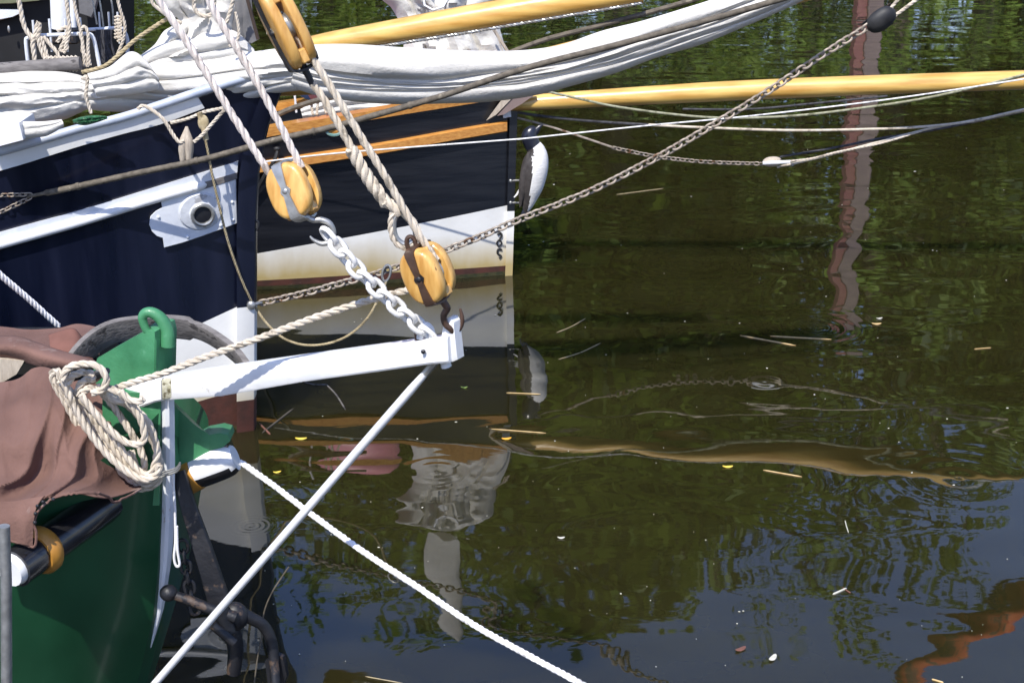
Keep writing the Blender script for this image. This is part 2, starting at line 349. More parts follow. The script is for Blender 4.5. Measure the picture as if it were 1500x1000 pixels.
def water_mat():
    m = bpy.data.materials.new('river_water'); m.use_nodes = True; n = m.node_tree; L = n.links
    b = n.nodes['Principled BSDF']
    ge = n.nodes.new('ShaderNodeNewGeometry')
    def noise_(scale, det, rough=.5, st=(1, 1, 1), dist=0.0):
        mp = n.nodes.new('ShaderNodeMapping'); mp.inputs['Scale'].default_value = st; L.new(ge.outputs['Position'], mp.inputs[0])
        t = n.nodes.new('ShaderNodeTexNoise'); t.inputs['Scale'].default_value = scale; t.inputs['Detail'].default_value = det
        t.inputs['Roughness'].default_value = rough; t.inputs['Distortion'].default_value = dist; L.new(mp.outputs[0], t.inputs['Vector']); return t.outputs[0]
    def math_(op, a, b_=None, c=None):
        q = n.nodes.new('ShaderNodeMath'); q.operation = op
        for i, x in enumerate((a, b_, c)):
            if x is None: continue
            if isinstance(x, (int, float)): q.inputs[i].default_value = x
            else: L.new(x, q.inputs[i])
        return q.outputs[0]
    cn = noise_(.8, 5, .6)
    r = n.nodes.new('ShaderNodeValToRGB'); r.color_ramp.elements[0].color = (.0140, .0122, .0036, 1); r.color_ramp.elements[1].color = (.0215, .0195, .0060, 1)
    r.color_ramp.elements[0].position = .3; r.color_ramp.elements[1].position = .7
    L.new(cn, r.inputs[0]); L.new(r.outputs[0], b.inputs['Base Color'])
    b.inputs['Roughness'].default_value = .015; b.inputs['IOR'].default_value = 1.62; b.inputs['Specular IOR Level'].default_value = .5
    b.subsurface_method = 'BURLEY'; b.inputs['Subsurface Weight'].default_value = 1.0; b.inputs['Subsurface Scale'].default_value = .7
    b.inputs['Subsurface Radius'].default_value = (1.0, 1.0, .7)
    # calmness mask: more movement far out and in patches
    sx = n.nodes.new('ShaderNodeSeparateXYZ'); L.new(ge.outputs['Position'], sx.inputs[0])
    patch = noise_(.35, 2)
    far = n.nodes.new('ShaderNodeMapRange'); far.inputs[1].default_value = 12; far.inputs[2].default_value = 26; far.inputs[3].default_value = .4; far.inputs[4].default_value = 1.7
    L.new(sx.outputs[1], far.inputs[0])
    swell = math_('MULTIPLY', noise_(1.05, 1.2, .4, (.8, 1.3, 1), .4), .023)
    mid = math_('MULTIPLY', noise_(3.4, 2, .5, (.8, 1.2, 1), .8), .0009)
    fine = math_('MULTIPLY', noise_(15, 3, .55, (.7, 1.6, 1), .3), .00020)
    pm = math_('MULTIPLY_ADD', patch, 1.6, -.25)
    pm = math_('MAXIMUM', pm, .15)
    mf = math_('MULTIPLY', math_('ADD', mid, fine), math_('MULTIPLY', pm, far.outputs[0]))
    h = math_('ADD', math_('MULTIPLY', swell, math_('MULTIPLY_ADD', far.outputs[0], .25, .45)), mf)
    # a few ring ripples: (x, y, radius, wavelength, height)
    for px, py, rad, wl, am in ((368, 770, .20, .035, .0003), (1345, 232, .9, .11, .0005), (1010, 385, 1.2, .17, .0006), (1405, 700, .9, .15, .00022), (640, 690, .5, .09, .0001), (1120, 560, .8, .13, .00015), (1190, 480, .7, .12, .0004)):
        c = W(px, py)
        vs = n.nodes.new('ShaderNodeVectorMath'); vs.operation = 'DISTANCE'; L.new(ge.outputs['Position'], vs.inputs[0]); vs.inputs[1].default_value = c
        d = vs.outputs['Value']
        s_ = math_('SINE', math_('MULTIPLY', d, 2 * math.pi / wl))
        fall = n.nodes.new('ShaderNodeMapRange'); fall.inputs[1].default_value = 0; fall.inputs[2].default_value = rad; fall.inputs[3].default_value = 1; fall.inputs[4].default_value = 0
        fall.interpolation_type = 'SMOOTHSTEP'; L.new(d, fall.inputs[0])
        h = math_('ADD', h, math_('MULTIPLY', math_('MULTIPLY', s_, fall.outputs[0]), am))
    for px, py, rad, am in ((918, 648, .26, .0026), (985, 640, .30, -.0018), (1235, 330, .45, .0055), (1290, 400, .45, -.0055), (880, 690, .5, .003), (1330, 600, .5, .004)):
        c = W(px, py); vs = n.nodes.new('ShaderNodeVectorMath'); vs.operation = 'DISTANCE'; L.new(ge.outputs['Position'], vs.inputs[0]); vs.inputs[1].default_value = c
        q = math_('EXPONENT', math_('MULTIPLY', math_('POWER', math_('DIVIDE', vs.outputs['Value'], rad), 2.0), -1.0))
        h = math_('ADD', h, math_('MULTIPLY', q, am))
    bp = n.nodes.new('ShaderNodeBump'); bp.inputs['Strength'].default_value = 1; bp.inputs['Distance'].default_value = 1
    L.new(h, bp.inputs['Height']); L.new(bp.outputs[0], b.inputs['Normal'])
    return m

# ------------------------------------------------------------------ setting
mb = MB(); mb.add([(-220, -12, 0), (220, -12, 0), (220, 43, 0), (-220, 43, 0)], [(0, 1, 2, 3)])
tag(mb.build('water', water_mat(), smooth=False, base=(0, 0, 0)), kind='structure')
M['ground'] = mat('bank_grass', (.035, .055, .015), (.07, .085, .03), .9, 1.5, bump=.05)
mb = MB(); nx, ys = 90, [(41, -1.0), (42, -.1), (42.6, .3), (44, .7), (48, 1.2), (60, 1.6), (120, 2.0), (400, 3), (1500, 4)]
mb.loft([[V(-700 + 1400 * i / nx if y > 60 else -220 + 440 * i / nx, y + (noise.noise(V(i * .4, y, 0)) * .8 if y < 46 else 0), z + (noise.noise(V(i * .7, y, 3)) * .2 if z > 0 else 0)) for i in range(nx + 1)] for y, z in ys], closed=False, cap=False)
tag(mb.build('river_bank', M['ground'], base=(0, 42, 0)), kind='structure')

# ------------------------------------------------------------------ trees on the far bank (seen in the water)
def leaves(mb, c, rad, n, size, mi, sq=.8):
    for _ in range(n):
        d = V(random.gauss(0, 1), random.gauss(0, 1), random.gauss(0, 1)).normalized() * rad * random.uniform(.45, 1.0) ** .5
        p = c + V(d.x, d.y, d.z * sq); s = size * random.uniform(.6, 1.3)
        u = V(random.gauss(0, 1), random.gauss(0, 1), random.gauss(0, 1)).normalized(); v = u.orthogonal().normalized()
        u *= s; v *= s * .55
        mb.v += [p - u, p + v, p + u, p - v]; o = len(mb.v); mb.f.append((o - 4, o - 3, o - 2, o - 1)); mb.m.append(mi)
def make_tree(h, w_, seed, nl=34, nq=6, low=26):
    random.seed(seed)
    tr = MB(); cr = MB()
    H = h * .9
    tr.tube([V(0, 0, -.5), V(.1, 0, H * .25), V(-.15, .1, H * .55), V(.1, 0, H * .9)], [.42, .32, .2, .05], 8)
    for i in range(nl):
        z0 = H * random.uniform(.14, .92); a = random.uniform(0, 6.28)
        k = (z0 / H); reach = w_ * (1.0 - .55 * max(0, k - .5) / .45) * random.uniform(.35, 1.0)
        e = V(math.cos(a) * reach, math.sin(a) * reach, z0 + random.uniform(.05, .16) * h)
        tr.tube([V(0, 0, z0), V(e.x * .5, e.y * .5, z0 + .4 * (e.z - z0)), e], [.13, .08, .02], 5)
        for q in range(nq):
            cc = e * random.uniform(.75, 1.0) + V(random.gauss(0, .8), random.gauss(0, .8), random.gauss(0, .6))
            leaves(cr, cc, random.uniform(1.0, 1.9), 50, .24, random.choice((0, 0, 1, 2)), .7)
    for q in range(8):
        leaves(cr, V(random.gauss(0, .8), random.gauss(0, .8), h * random.uniform(.8, .98)), random.uniform(.7, 1.2), 40, .19, random.choice((0, 2)), .9)
    for q in range(low):   # low branches and undergrowth of the crown
        a = random.uniform(0, 6.28); rr = w_ * random.uniform(.3, .9)
        leaves(cr, V(math.cos(a) * rr, math.sin(a) * rr, h * random.uniform(.06, .4)), random.uniform(.9, 1.5), 34, .20, random.choice((0, 1, 2)), .7)
    return tr, cr
MESH = {}
def tree_meshes(key, h, w_, seed, *k):
    tr, cr = make_tree(h, w_, seed, *k)
    a = tr.build('trunk', M['bark'], base=(0, 0, 0)); b = cr.build('crown', [M['leaf_a'], M['leaf_b'], M['leaf_c']], base=(0, 0, 0), smooth=False)
    MESH[key] = (a.data, b.data)
    for o in (a, b): bpy.data.objects.remove(o)
tree_meshes('a', 22, 5.2, 11); tree_meshes('b', 22, 5.0, 12); tree_meshes('c', 22, 5.6, 13); tree_meshes('d', 22, 4.8, 14, 23, 3, 8)
LBL = ['tall green bank tree mirrored in the river', 'dark leafy bank tree mirrored in the river']
def place_tree(px, topy, D, key, rot, label, wscale=1.0):
    top = (D) * math.tan(R(PITCH) + math.atan((topy - 500) / FPX)) - CAM_H
    r = ray(px, topy); x = r.x / r.y * D
    t = thing('bank_tree', label, 'tree', V(x, D, 1.2), 'tall trees on the far bank')
    sc = (top - 1.2) / 22.0
    t.scale = (sc * wscale, sc * wscale, sc); t.rotation_euler.z = rot
    for nme, me in zip(('trunk', 'crown'), MESH[key]):
        o = bpy.data.objects.new(nme, me); COL.objects.link(o); o.parent = t
TREES = [(-260, 860, 50, 'a'), (-60, 900, 52, 'b'), (90, 870, 49, 'c'), (230, 900, 50, 'a'), (380, 905, 53, 'b'), (520, 915, 50, 'c'),
         (640, 900, 52, 'a'), (770, 985, 51, 'b'), (890, 990, 49, 'c'), (985, 930, 51, 'a'), (1130, 935, 50, 'd'), (1245, 950, 49, 'd'),
         (1360, 885, 50, 'd'), (1440, 800, 51, 'b'), (1540, 715, 50, 'c'), (1660, 680, 51, 'a'), (1800, 760, 52, 'b')]
POSW = ['far left end', 'second from the left end', 'third from the left end', 'behind the pin rail', 'behind the white sail heap', 'behind the pink buoy', 'behind the wooden boom', 'left of the tallest crown', 'tallest of the row', 'right of the tallest crown', 'left of the red and grey pile', 'behind the red and grey pile', 'right of the pile', 'low crown right of the pile', 'low crown at the right picture edge', 'second beyond the right picture edge', 'last at the right end']
for i, (px, ty, D, k) in enumerate(TREES):
    place_tree(px, ty, D, k, i * 1.3, 'tall leafy green tree on the far bank, ' + POSW[i], {10: .95, 11: .95, 12: 1.0, 8: 1.3, 7: 1.25, 9: .95}.get(i, 1.15))
for i, px in enumerate(range(-200, 1801, 200)):
    if 1000 < px < 1390: continue
    place_tree(px + random.uniform(-40, 40), 610 + random.uniform(-50, 60), 62 + random.uniform(-3, 3), 'abc'[i % 3], i * 2.1,
               'green tree in the back row of the far bank, behind the taller front row', 1.6)
# waterside shrubs: one dense hanging hedge of growth
random.seed(5); mb = MB()
for i in range(330):
    x = random.uniform(-26, 26); leaves(mb, V(x, random.uniform(42.3, 45.5), random.uniform(.2, 3.6)), random.uniform(.6, 1.3), 34, .17, random.choice((0, 1, 2, 2)), .8)
tag(mb.build('waterside_undergrowth', [M['leaf_a'], M['leaf_b'], M['leaf_c']], smooth=False), 'dense green undergrowth hanging over the far water edge', 'undergrowth', kind='stuff')

random.seed(15); mb = MB()
for i in range(520):
    leaves(mb, V(random.uniform(-48, 48), random.uniform(68, 84), random.uniform(1.5, 12.5)), random.uniform(1.2, 2.6), 26, .42, random.choice((0, 1, 1, 2)), .8)
tag(mb.build('distant_wood', [M['leaf_a'], M['leaf_b'], M['leaf_c']], smooth=False), 'dense dark green wood filling the distance behind the bank trees', 'wood', kind='stuff')
# red and grey pile whose mirror image runs down the right of the picture
D = 37.0
x0, x1 = ray(1234, 300).x / ray(1234, 300).y * D, ray(1270, 300).x / ray(1270, 300).y * D
ztop = D * math.tan(R(PITCH) + math.atan((488 - 500) / FPX)) - CAM_H
pt = thing('mooring_pile', 'tall square red and grey steel pile standing in the river', 'pile', V((x0 + x1) / 2, D, 0))
wd = x1 - x0
mb = MB(); mb.box(V(x0 + wd * .19, D + .1, ztop / 2 - .5), V(wd * .19, 0, 0), V(0, .25, 0), V(0, 0, ztop / 2 + .5), bev=.01); mb.build('red_flange', M['pile_red'], pt)
mb = MB(); mb.box(V(x0 + wd * .69, D, ztop / 2 - .5), V(wd * .30, 0, 0), V(0, .25, 0), V(0, 0, ztop / 2 + .5), bev=.02)
for q in range(6): mb.box(V(x0 + wd * .5, D, .95 + q * 1.4), V(wd * .51, 0, 0), V(0, .27, 0), V(0, 0, .03))
mb.build('shaft', M['pile_grey'], pt)

# orange furled sail high up on a stay (mirrored at the lower right)
def refl(px, py, Y):
    p = PY(px, py, Y); return V(p.x, p.y, None) if False else None
def mir(px, py, Y):
    r = ray(px, py); t = -CAM_H / r.z; g = C0 + r * t; r2 = V(r.x, r.y, -r.z); return g + r2 * ((Y - g.y) / r2.y)
P = [mir(x, y, 17) for x, y in ((1300, 1010), (1350, 965), (1400, 930), (1450, 905), (1500, 880), (1600, 830))]
Pc = catmull(P, 8); mb = MB()
rad = [.03 + .16 * min(1, i / 12) * (1 + .25 * noise.noise(V(i * .6, 0, 0))) for i in range(len(Pc))]
mb.tube([p + V(0, 0, noise.noise(V(i * .5, 4, 0)) * .05) for i, p in enumerate(Pc)], rad, 10)
tag(mb.build('furled_orange_sail', M['orange']), 'orange sail furled along a stay high above the river', 'furled sail')
mb = MB(); mb.tube([mir(1500, 842, 17.3), mir(1460, 870, 17.3), mir(1380, 920, 17.3)], .03, 6)
tag(mb.build('dark_stay', M['rope_black']), 'thin dark stay running beside the orange furled sail', 'stay')

# ------------------------------------------------------------------ lobed cloth (furled sails)
def lobed(mb, stations, Y, amp=.5, thick=.6, sub=6, M_=7, wr=.0, wf=(1.5, 5), seed=0, mi=0, powr=.65, back=1.0, hwr=0):
    """stations: lists of K pixel points from one edge of the bundle to the other; creases between the lobes"""
    K = len(stations[0]); cols = []
    for k in range(K): cols.append(catmull([V(s[k][0], s[k][1], 0) for s in stations], sub))
    rings = []
    for i in range(len(cols[0])):
        Yi = Y(cols[0][i].x) if callable(Y) else Y
        pts = [PY(cols[k][i].x, cols[k][i].y, Yi) for k in range(K)]
        tot = (pts[-1] - pts[0]).length; ring = []
        for k in range(K - 1):
            a, b = pts[k], pts[k + 1]; wdt = (b - a).length
            for j in range(M_ + (1 if k == K - 2 else 0)):
                t = j / M_
                p = a.lerp(b, t); tc = (p - C0).normalized()
                base = math.sin(math.pi * min(max((p - pts[0]).length / max(tot, 1e-6), 0), 1)) * tot * .28 * thick
                off = base + amp * wdt * abs(math.sin(math.pi * t)) ** powr
                if wr:
                    s_ = i * .12 / sub * 6
                    g = noise.noise(V(s_ * wf[0] + seed, (k * 3.1 + t) * wf[1] * .35, seed)) + .5 * noise.noise(V(s_ * wf[0] * 2.3, (k * 2.7 + t) * wf[1] * .8, seed + 5))
                    off += wr * (1 - abs(g) * 2.2) * tot * math.sin(math.pi * min(max((p - pts[0]).length / max(tot, 1e-6), .04), .96))
                ring.append(p - tc * off)
        nb = 8
        for j in range(1, nb):
            t = j / nb; p = pts[-1].lerp(pts[0], t); tc = (p - C0).normalized()
            ring.append(p + tc * math.sin(math.pi * t) * tot * .35 * back)
        rings.append(ring)
    mb.loft(rings, mi=mi)
    return mb

# ------------------------------------------------------------------ hull surface helper (boats lying along X, bow to the right)
class Hull:
    def __init__(s, yc, B0, flare, lam, stem, stern):
        s.yc, s.B0, s.fl, s.lam, s.stem, s.stern = yc, B0, flare, lam, stem, stern   # stem: [(z, x)...]
        s.bands = []
    def xs(s, z): return pl(s.stem, z)
    def b(s, L, z):
        zz = max(z, -.2)
        return max(0, (s.B0 + s.fl * zz) * (1 - math.exp(-max(L, 0) / s.lam)) * (1.0 if z > 0 else (1 + .9 * z)))
    def H(s, px, py, off=0.0):
        Y = s.yc
        for _ in range(9):
            p = PY(px, py, Y - off); Y = s.yc - s.b(s.xs(p.z) - p.x, p.z)
        p = PY(px, py, Y - off); return p
    def line(s, pts):
        q = sorted(((lambda p: (p.x, p.z))(s.H(*a)) for a in pts)); return q
    def grid(s, mb, lines, mats, side=-1, nx=70, sub=5, nose=0.0):
        """lines: z(x) polylines from keel to sheer; mats: material per band"""
        xe = s.stern; rings = []; mi = []
        zs_f = []
        for i in range(nx + 1):
            t = i / nx; col = []
            for bi in range(len(lines)):
                segs = 1 if bi == len(lines) - 1 else sub
                for q in range(segs):
                    col.append((bi, q / sub))
            ring = []
            for bi, fr in col:
                def zz(x): 
                    z0 = lines[bi](x); return z0 if fr == 0 else lerp(z0, lines[bi + 1](x), fr)
                x = s.xs(zz(s.xs(0)))
                for _ in range(3): x = s.xs(zz(x))
                tt = t * t * .6 + t * .4
                X = lerp(x, xe, tt); z = zz(X); bb = s.b(s.xs(z) - X, z) + nose
                if t > .9: bb *= math.sqrt(max(0, 1 - ((t - .9) / .1) ** 2)) * .6 + .4
                ring.append(V(X, s.yc + side * bb, z))
            rings.append(ring)
        nv = len(rings[0]); 
        mi = []
        for i in range(nx):
            for j in range(nv - 1): mi.append(mats[min(j // sub, len(mats) - 1)])
        if side > 0: rings = [r for r in rings]
        vs = [p for r in rings for p in r]; fs = []
        for i in range(nx):
            for j in range(nv - 1):
                a, b, c, d = i * nv + j, i * nv + j + 1, (i + 1) * nv + j + 1, (i + 1) * nv + j
                fs.append((a, b, c, d) if side < 0 else (a, d, c, b))
        mb.add(vs, fs, mi); return rings

# ================================================================== BLACK BOAT (far)
kb = W(745, 402); BY = kb.y
zt = PY(753, 130, BY)
bh = Hull(BY, .92, .22, 3.0, [(-1, kb.x - .05), (0, kb.x), (zt.z, zt.x)], kb.x - 8.5)
bb_ = thing('black_boat', 'black wooden sailing boat with white boot top and varnished rubbing strakes', 'boat', V(kb.x - 4, BY, 0))
l_red = bh.line([(378, 411), (560, 400), (742, 389)]); l_wht = bh.line([(378, 371), (560, 338), (742, 301)])
l_cap = bh.line([(300, 210), (415, 187), (600, 157), (745, 134)])
fcap = lambda x: pl(l_cap, max(x, l_cap[0][0] - 2)) if x > l_cap[0][0] - 2 else pl(l_cap, l_cap[0][0] - 2)
lines = [lambda x: -.5, lambda x: .035, lambda x: pl(l_red, x), lambda x: pl(l_wht, max(x, -4.5)), fcap]
def safe(ls):
    out = []
    for i, f in enumerate(ls):
        out.append(f)
    return out
mb = MB(); bh.grid(mb, lines, [0, 1, 2, 3], -1); bh.grid(mb, lines, [0, 1, 2, 3], 1)
bhull = mb.build('hull', [M['slime'], M['red_boot'], M['boot'], M['black_hull']], bb_)
# stem post
mb = MB(); rings = []
for q in range(9):
    z = lerp(-.5, zt.z + .02, q / 8); x = bh.xs(z)
    rings.append([V(x - .03, BY - .045, z), V(x + .035, BY - .035, z), V(x + .035, BY + .035, z), V(x - .03, BY + .045, z)])
zs = [r[0].z for r in rings]
mb.loft(rings, mi=0)
for k, f in enumerate(mb.f):
    z = sum(mb.v[i].z for i in f) / len(f); mb.m[k] = 0 if z > l_wht[-1][1] - .02 else 1
mb.build('stem_post', [M['black_hull'], M['boot']], bb_)
# deck
mb = MB(); nd = 40; vs = []
ringsd = []
for i in range(nd + 1):
    X = lerp(kb.x - .1, kb.x - 8.3, i / nd); z = fcap(X) - .30; b = max(.01, bh.b(bh.xs(z) - X, z) - .03)
    ringsd.append([V(X, BY - b, z), V(X, BY, z + .03), V(X, BY + b, z)])
mb.loft(ringsd, closed=False, cap=False); mb.build('deck', M['deck'], bb_)
def strake(h, pts, wpx, prot, name, m, parent, sub=6, side=-1, taper_end=False):
    """timber along the hull, following pixel centreline; wpx = height in metres"""
    base = [h.H(*a) for a in pts]; C = catmull(base, sub); mb = MB(); rings = []
    for i, p in enumerate(C):
        L = h.xs(p.z) - p.x; y0 = h.yc + side * h.b(L, p.z)
        hw = wpx / 2
        ring = []
        for dy, dz in ((.01, -1), (-.7, -1), (-1, -.75), (-1, .75), (-.7, 1), (.01, 1)):
            ring.append(V(p.x, y0 - side * (dy * prot), p.z + dz * hw))
        rings.append(ring if side < 0 else ring[::-1])
    mb.loft(rings); return mb.build(name, m, parent)
strake(bh, [(300, 261), (400, 241), (560, 216), (660, 198), (743, 184)], .095, .06, 'rubbing_strake', M['varnish'], bb_)
# cap rails (near, far)
for side in (-1, 1):
    mb = MB(); rings = []
    for i in range(41):
        X = lerp(kb.x - .02, kb.x - 8.3, (i / 40) ** 1.3); z = fcap(X); y0 = BY + side * bh.b(bh.xs(z) - X, z)
        rings.append([V(X, y0 - side * .09, z - .035), V(X, y0 + side * .045, z - .045), V(X, y0 + side * .05, z + .03), V(X, y0 - side * .09, z + .035)])
    mb.loft(rings); mb.build('cap_rail', M['varnish'], bb_)
# hawse with verdigris ring on the topside
c = bh.H(489, 192, .02); mb = MB()
mb.tube([c + V(math.cos(a) * .062, 0, math.sin(a) * .036) for a in [2 * math.pi * k / 20 for k in range(20)]], .013, 6, closed=True)
fr = mb.build('fairlead_ring', M['teal'], bb_)
mb = MB(); mb.ell(c + V(0, .01, 0), V(.055, 0, 0), V(0, .012, 0), V(0, 0, .03)); mb.build('fairlead_hole', M['varnish'], fr)
# little bolt with dark strap at the left strake
mb = MB(); mb.tube(catmull([bh.H(407, 217, .05), bh.H(402, 235, .09), bh.H(385, 262, .06), bh.H(372, 290, .03)], 4), .016, 6); mb.ell(bh.H(406, 218, .06), V(.03, 0, 0), V(0, .02, 0), V(0, 0, .02)); mb.build('mooring_strap', M['black_matt'], bb_)
# worn draft marks
mb = MB(); c = bh.H(731, 352, .004)
def squig(pts, r=.006):
    mb.tube(catmull([bh.H(x, y, .004) for x, y in pts], 5), r, 5)
squig([(729, 344), (732, 341), (735, 345), (732, 350)], .011)
squig([(731, 351), (735, 356), (731, 361), (728, 356), (731, 351)], .008)
squig([(735, 366), (730, 365), (729, 371), (734, 375), (731, 378)], .010)
mb.build('draft_mark', M['black_matt'], bb_)
# bow fittings: timber catch and white plate near the stem head
mb = MB(); yb = BY - .14
mb.prism([PY(x, y, yb) for x, y in ((712, 177), (735, 146), (752, 142), (727, 168))], V(.02, .05, .0), bev=.006)
mb.build('timber_cheek', M['bleached'], bb_)
mb = MB(); mb.prism([PY(x, y, yb + .01) for x, y in ((728, 170), (752, 142), (785, 138), (765, 152), (738, 168))], V(0, .06, 0), bev=.006)
mb.build('steel_cheek', M['pile_grey'], bb_)
mb = MB(); mb.prism([bh.H(x, y, .035) for x, y in ((736, 166), (748, 161), (749, 171), (737, 173))], V(0, -.02, 0), bev=.004); mb.build('plate', M['white_clean'], bb_)
# bowsprit
A_ = PY(735, 153, BY); Bq = PY(1100, 132, BY - .12); Cq = PY(1560, 115, BY - .3)
mb = MB(); Pq = catmull([A_, Bq, Cq], 12)
mb.tube(Pq, [lerp(.064, .085, min(1, i / 10)) if i < 14 else lerp(.086, .078, (i - 14) / 11) for i in range(len(Pq))], 20)
bs = mb.build('bowsprit', M['spar'], bb_)
c = PY(778, 151, BY); d = (Bq - A_).normalized()
mb = MB()
for q in (0, .035): mb.tube([c + d * q, c + d * (q + .02)], .071, 20)
mb.build('band', M['varnish'], bs)
# boom over the deck
A_ = PY(440, 70, 10.5); Bq = PY(940, -16, 10.3); d = (Bq - A_)
mb = MB(); mb.tube([A_ - d * .02, A_, A_ + d * .1, A_ + d * .5, Bq], [.025, .060, .071, .088, .092], 22)
bm = thing('wooden_boom', 'thick pale wooden boom slanting over the black boat, a wire along its underside', 'boom', A_)
mb.build('spar', M['spar'], bm)
mb = MB(); off = V(0, -.044, -.073); mb.rope([A_ + d * .09 + off, A_ + d * .5 + off * 1.12, Bq + off * 1.14], .012, pitch=.07)
mb.build('wire', M['galv'], bm)
# white sail bundle behind the boom, with frame
mb = MB()
lobed(mb, [[(640, -40), (655, -42), (670, -44), (685, -42), (700, -36)], [(560, -10), (600, -16), (640, -16), (690, -14), (722, -8)], [(575, 14), (606, 12), (640, 16), (680, 16), (722, 12)],
           [(590, 45), (620, 48), (650, 45), (690, 45), (732, 42)], [(590, 80), (625, 82), (662, 82), (705, 82), (742, 78)], [(582, 125), (630, 128), (665, 128), (715, 128), (752, 122)]], BY + .25, amp=.32, thick=.5, sub=8, M_=7, wr=.07, seed=3)
tag(mb.build('stowed_sail', M['canvas']), 'crumpled off white sail hanging behind the pale wooden boom', 'sail')
mb = MB(); mb.tube([PY(620, -6, BY + .02), PY(622, 8, BY), PY(634, 15, BY), PY(650, 10, BY), PY(658, -4, BY)], .010, 8)
tag(mb.build('sail_hoop', M['white_clean']), 'white rope loop hanging on the off white sail behind the boom', 'rope loop')
mb = MB(); mb.tube([PY(718, 35, BY), PY(745, 78, BY)], .014, 6); mb.tube([PY(722, 36, BY - .05), PY(738, 80, BY - .05)], .005, 6)
tag(mb.build('sail_stay', M['bleached']), 'short thin stay at the right edge of the off white sail', 'stay')
P = [mir(x, y, BY + .3) for x, y in ((648, 790), (640, 820), (650, 860), (662, 900), (668, 930))]
mb = MB(); mb.loft([[p + V(w * math.cos(a), .05 * math.sin(a), w * .2 * math.sin(3 * a)) for a in [2 * math.pi * k / 16 for k in range(16)]] for p, w in zip(catmull(P, 5), [.17, .17, .17, .17, .17, .17, .16, .16, .15, .15, .14, .13, .12, .11, .10, .08, .07, .05, .04, .03, .01])])
tag(mb.build('raised_canvas', M['canvas']), 'tall narrow white canvas hauled up above the black boat', 'canvas')
simple_late = []
# pink buoy on deck
c = PY(500, 100, BY + .35); mb = MB()
ax = (PY(560, 80, BY + .35) - PY(435, 128, BY + .35)).normalized(); ay = V(0, 1, 0); az = ax.cross(ay).normalized(); rings = []
pb = thing('pink_buoy', 'large pink inflatable buoy with a blue end on the black boat', 'buoy', c)
L0 = .46
def buoyring(t):
    rr = .24 * math.sqrt(max(0, 1 - abs(t) ** 2.6)); return [c + ax * L0 * t + (ay * math.cos(a) + az * math.sin(a)) * rr for a in [2 * math.pi * k / 24 for k in range(24)]]
mb.loft([buoyring(-.74 + 1.735 * i / 16) for i in range(17)]); mb.build('body', M['pink'], pb)
mb = MB(); mb.loft([buoyring(-.999 + .26 * i / 5) for i in range(6)]); mb.tube([c - ax * (L0 + .05), c - ax * L0 * .95], .04, 10); mb.build('end_cap', M['blue'], pb)
mb = MB(); mb.rope([PY(434, 100, BY - .3), PY(431, 130, BY - .3), PY(434, 165, BY - .3)], .010, pitch=.05)
tag(mb.build('buoy_lanyard', M['rope_white']), 'thin white twisted cord hanging beside the blue end of the buoy', 'cord')
# white clutter between sail and cap rail
mb = MB()
lobed(mb, [[(440, 160), (442, 166), (444, 175)], [(480, 142), (482, 158), (484, 172)], [(530, 138), (532, 152), (534, 166)], [(590, 146), (590, 152), (590, 158)]], BY + .1, amp=.4, thick=.6, sub=6, wr=.08, seed=9)
tag(mb.build('deck_canvas', M['canvas']), 'white canvas heap lying on the deck behind the varnished cap rail', 'canvas')
for i, (a, b) in enumerate((((456, 150), (458, 168)), ((466, 148), (464, 168)), ((474, 152), (478, 166)))):
    mb = MB(); mb.rope([PY(*a, BY - .45), PY(*b, BY - .47)], .012, pitch=.06)
    tag(mb.build('lashing', M['rope']), 'short beige lashing hanging over the varnished cap rail, %s of three' % ('leftmost', 'middle', 'rightmost')[i], 'lashing', 'lashings on the cap rail')
mb = MB(); mb.tube(catmull([PY(400, 172, BY - .5), PY(425, 160, BY - .5), PY(470, 146, BY - .45), PY(520, 138, BY - .4)], 5), .022, 8)
tag(mb.build('served_line', M['rope_dark']), 'thick grey brown served rope crossing below the blue buoy end', 'rope')
# dark deckhouse, far left
dh = thing('dark_deckhouse', 'black deckhouse with a pale grey roof edge behind the belayed ropes', 'deckhouse', PY(40, 120, BY + .2))
mb = MB(); q = [PY(x, y, BY - .1) for x, y in ((-400, 140), (150, 140), (150, -60), (-400, -60))]
mb.prism(q, V(0, 1.2, 0), bev=.02); mb.build('wall', M['void'], dh)
mb = MB(); mb.prism([PY(x, y, BY - .16) for x, y in ((-60, 12), (28, 14), (34, 18), (22, 24), (-2, 30), (-60, 40))], V(0, -.04, 0), bev=.01); mb.build('roof_edge', M['grey_white'], dh)
mb = MB(); mb.prism([PY(x, y, BY - .18) for x, y in ((-60, -12), (70, -20), (62, 0), (20, 5), (-60, 6))], V(0, -.05, 0), bev=.012); mb.build('rolled_cover', mat('olive_canvas', (.12, .13, .07), (.22, .22, .14), .9, 5, bump=.004), dh)
mb = MB(); mb.prism([PY(x, y, BY - .18) for x, y in ((115, -20), (150, -20), (140, 18), (136, 26), (118, 20))], V(0, -.05, 0), bev=.012); mb.build('hanging_cover', M['canvas_grey'], dh)
mb = MB(); mb.ell(PY(13, 43, BY - .2), V(.012, 0, 0), V(0, .01, 0), V(0, 0, .03)); mb.build('fitting', M['galv'], dh)

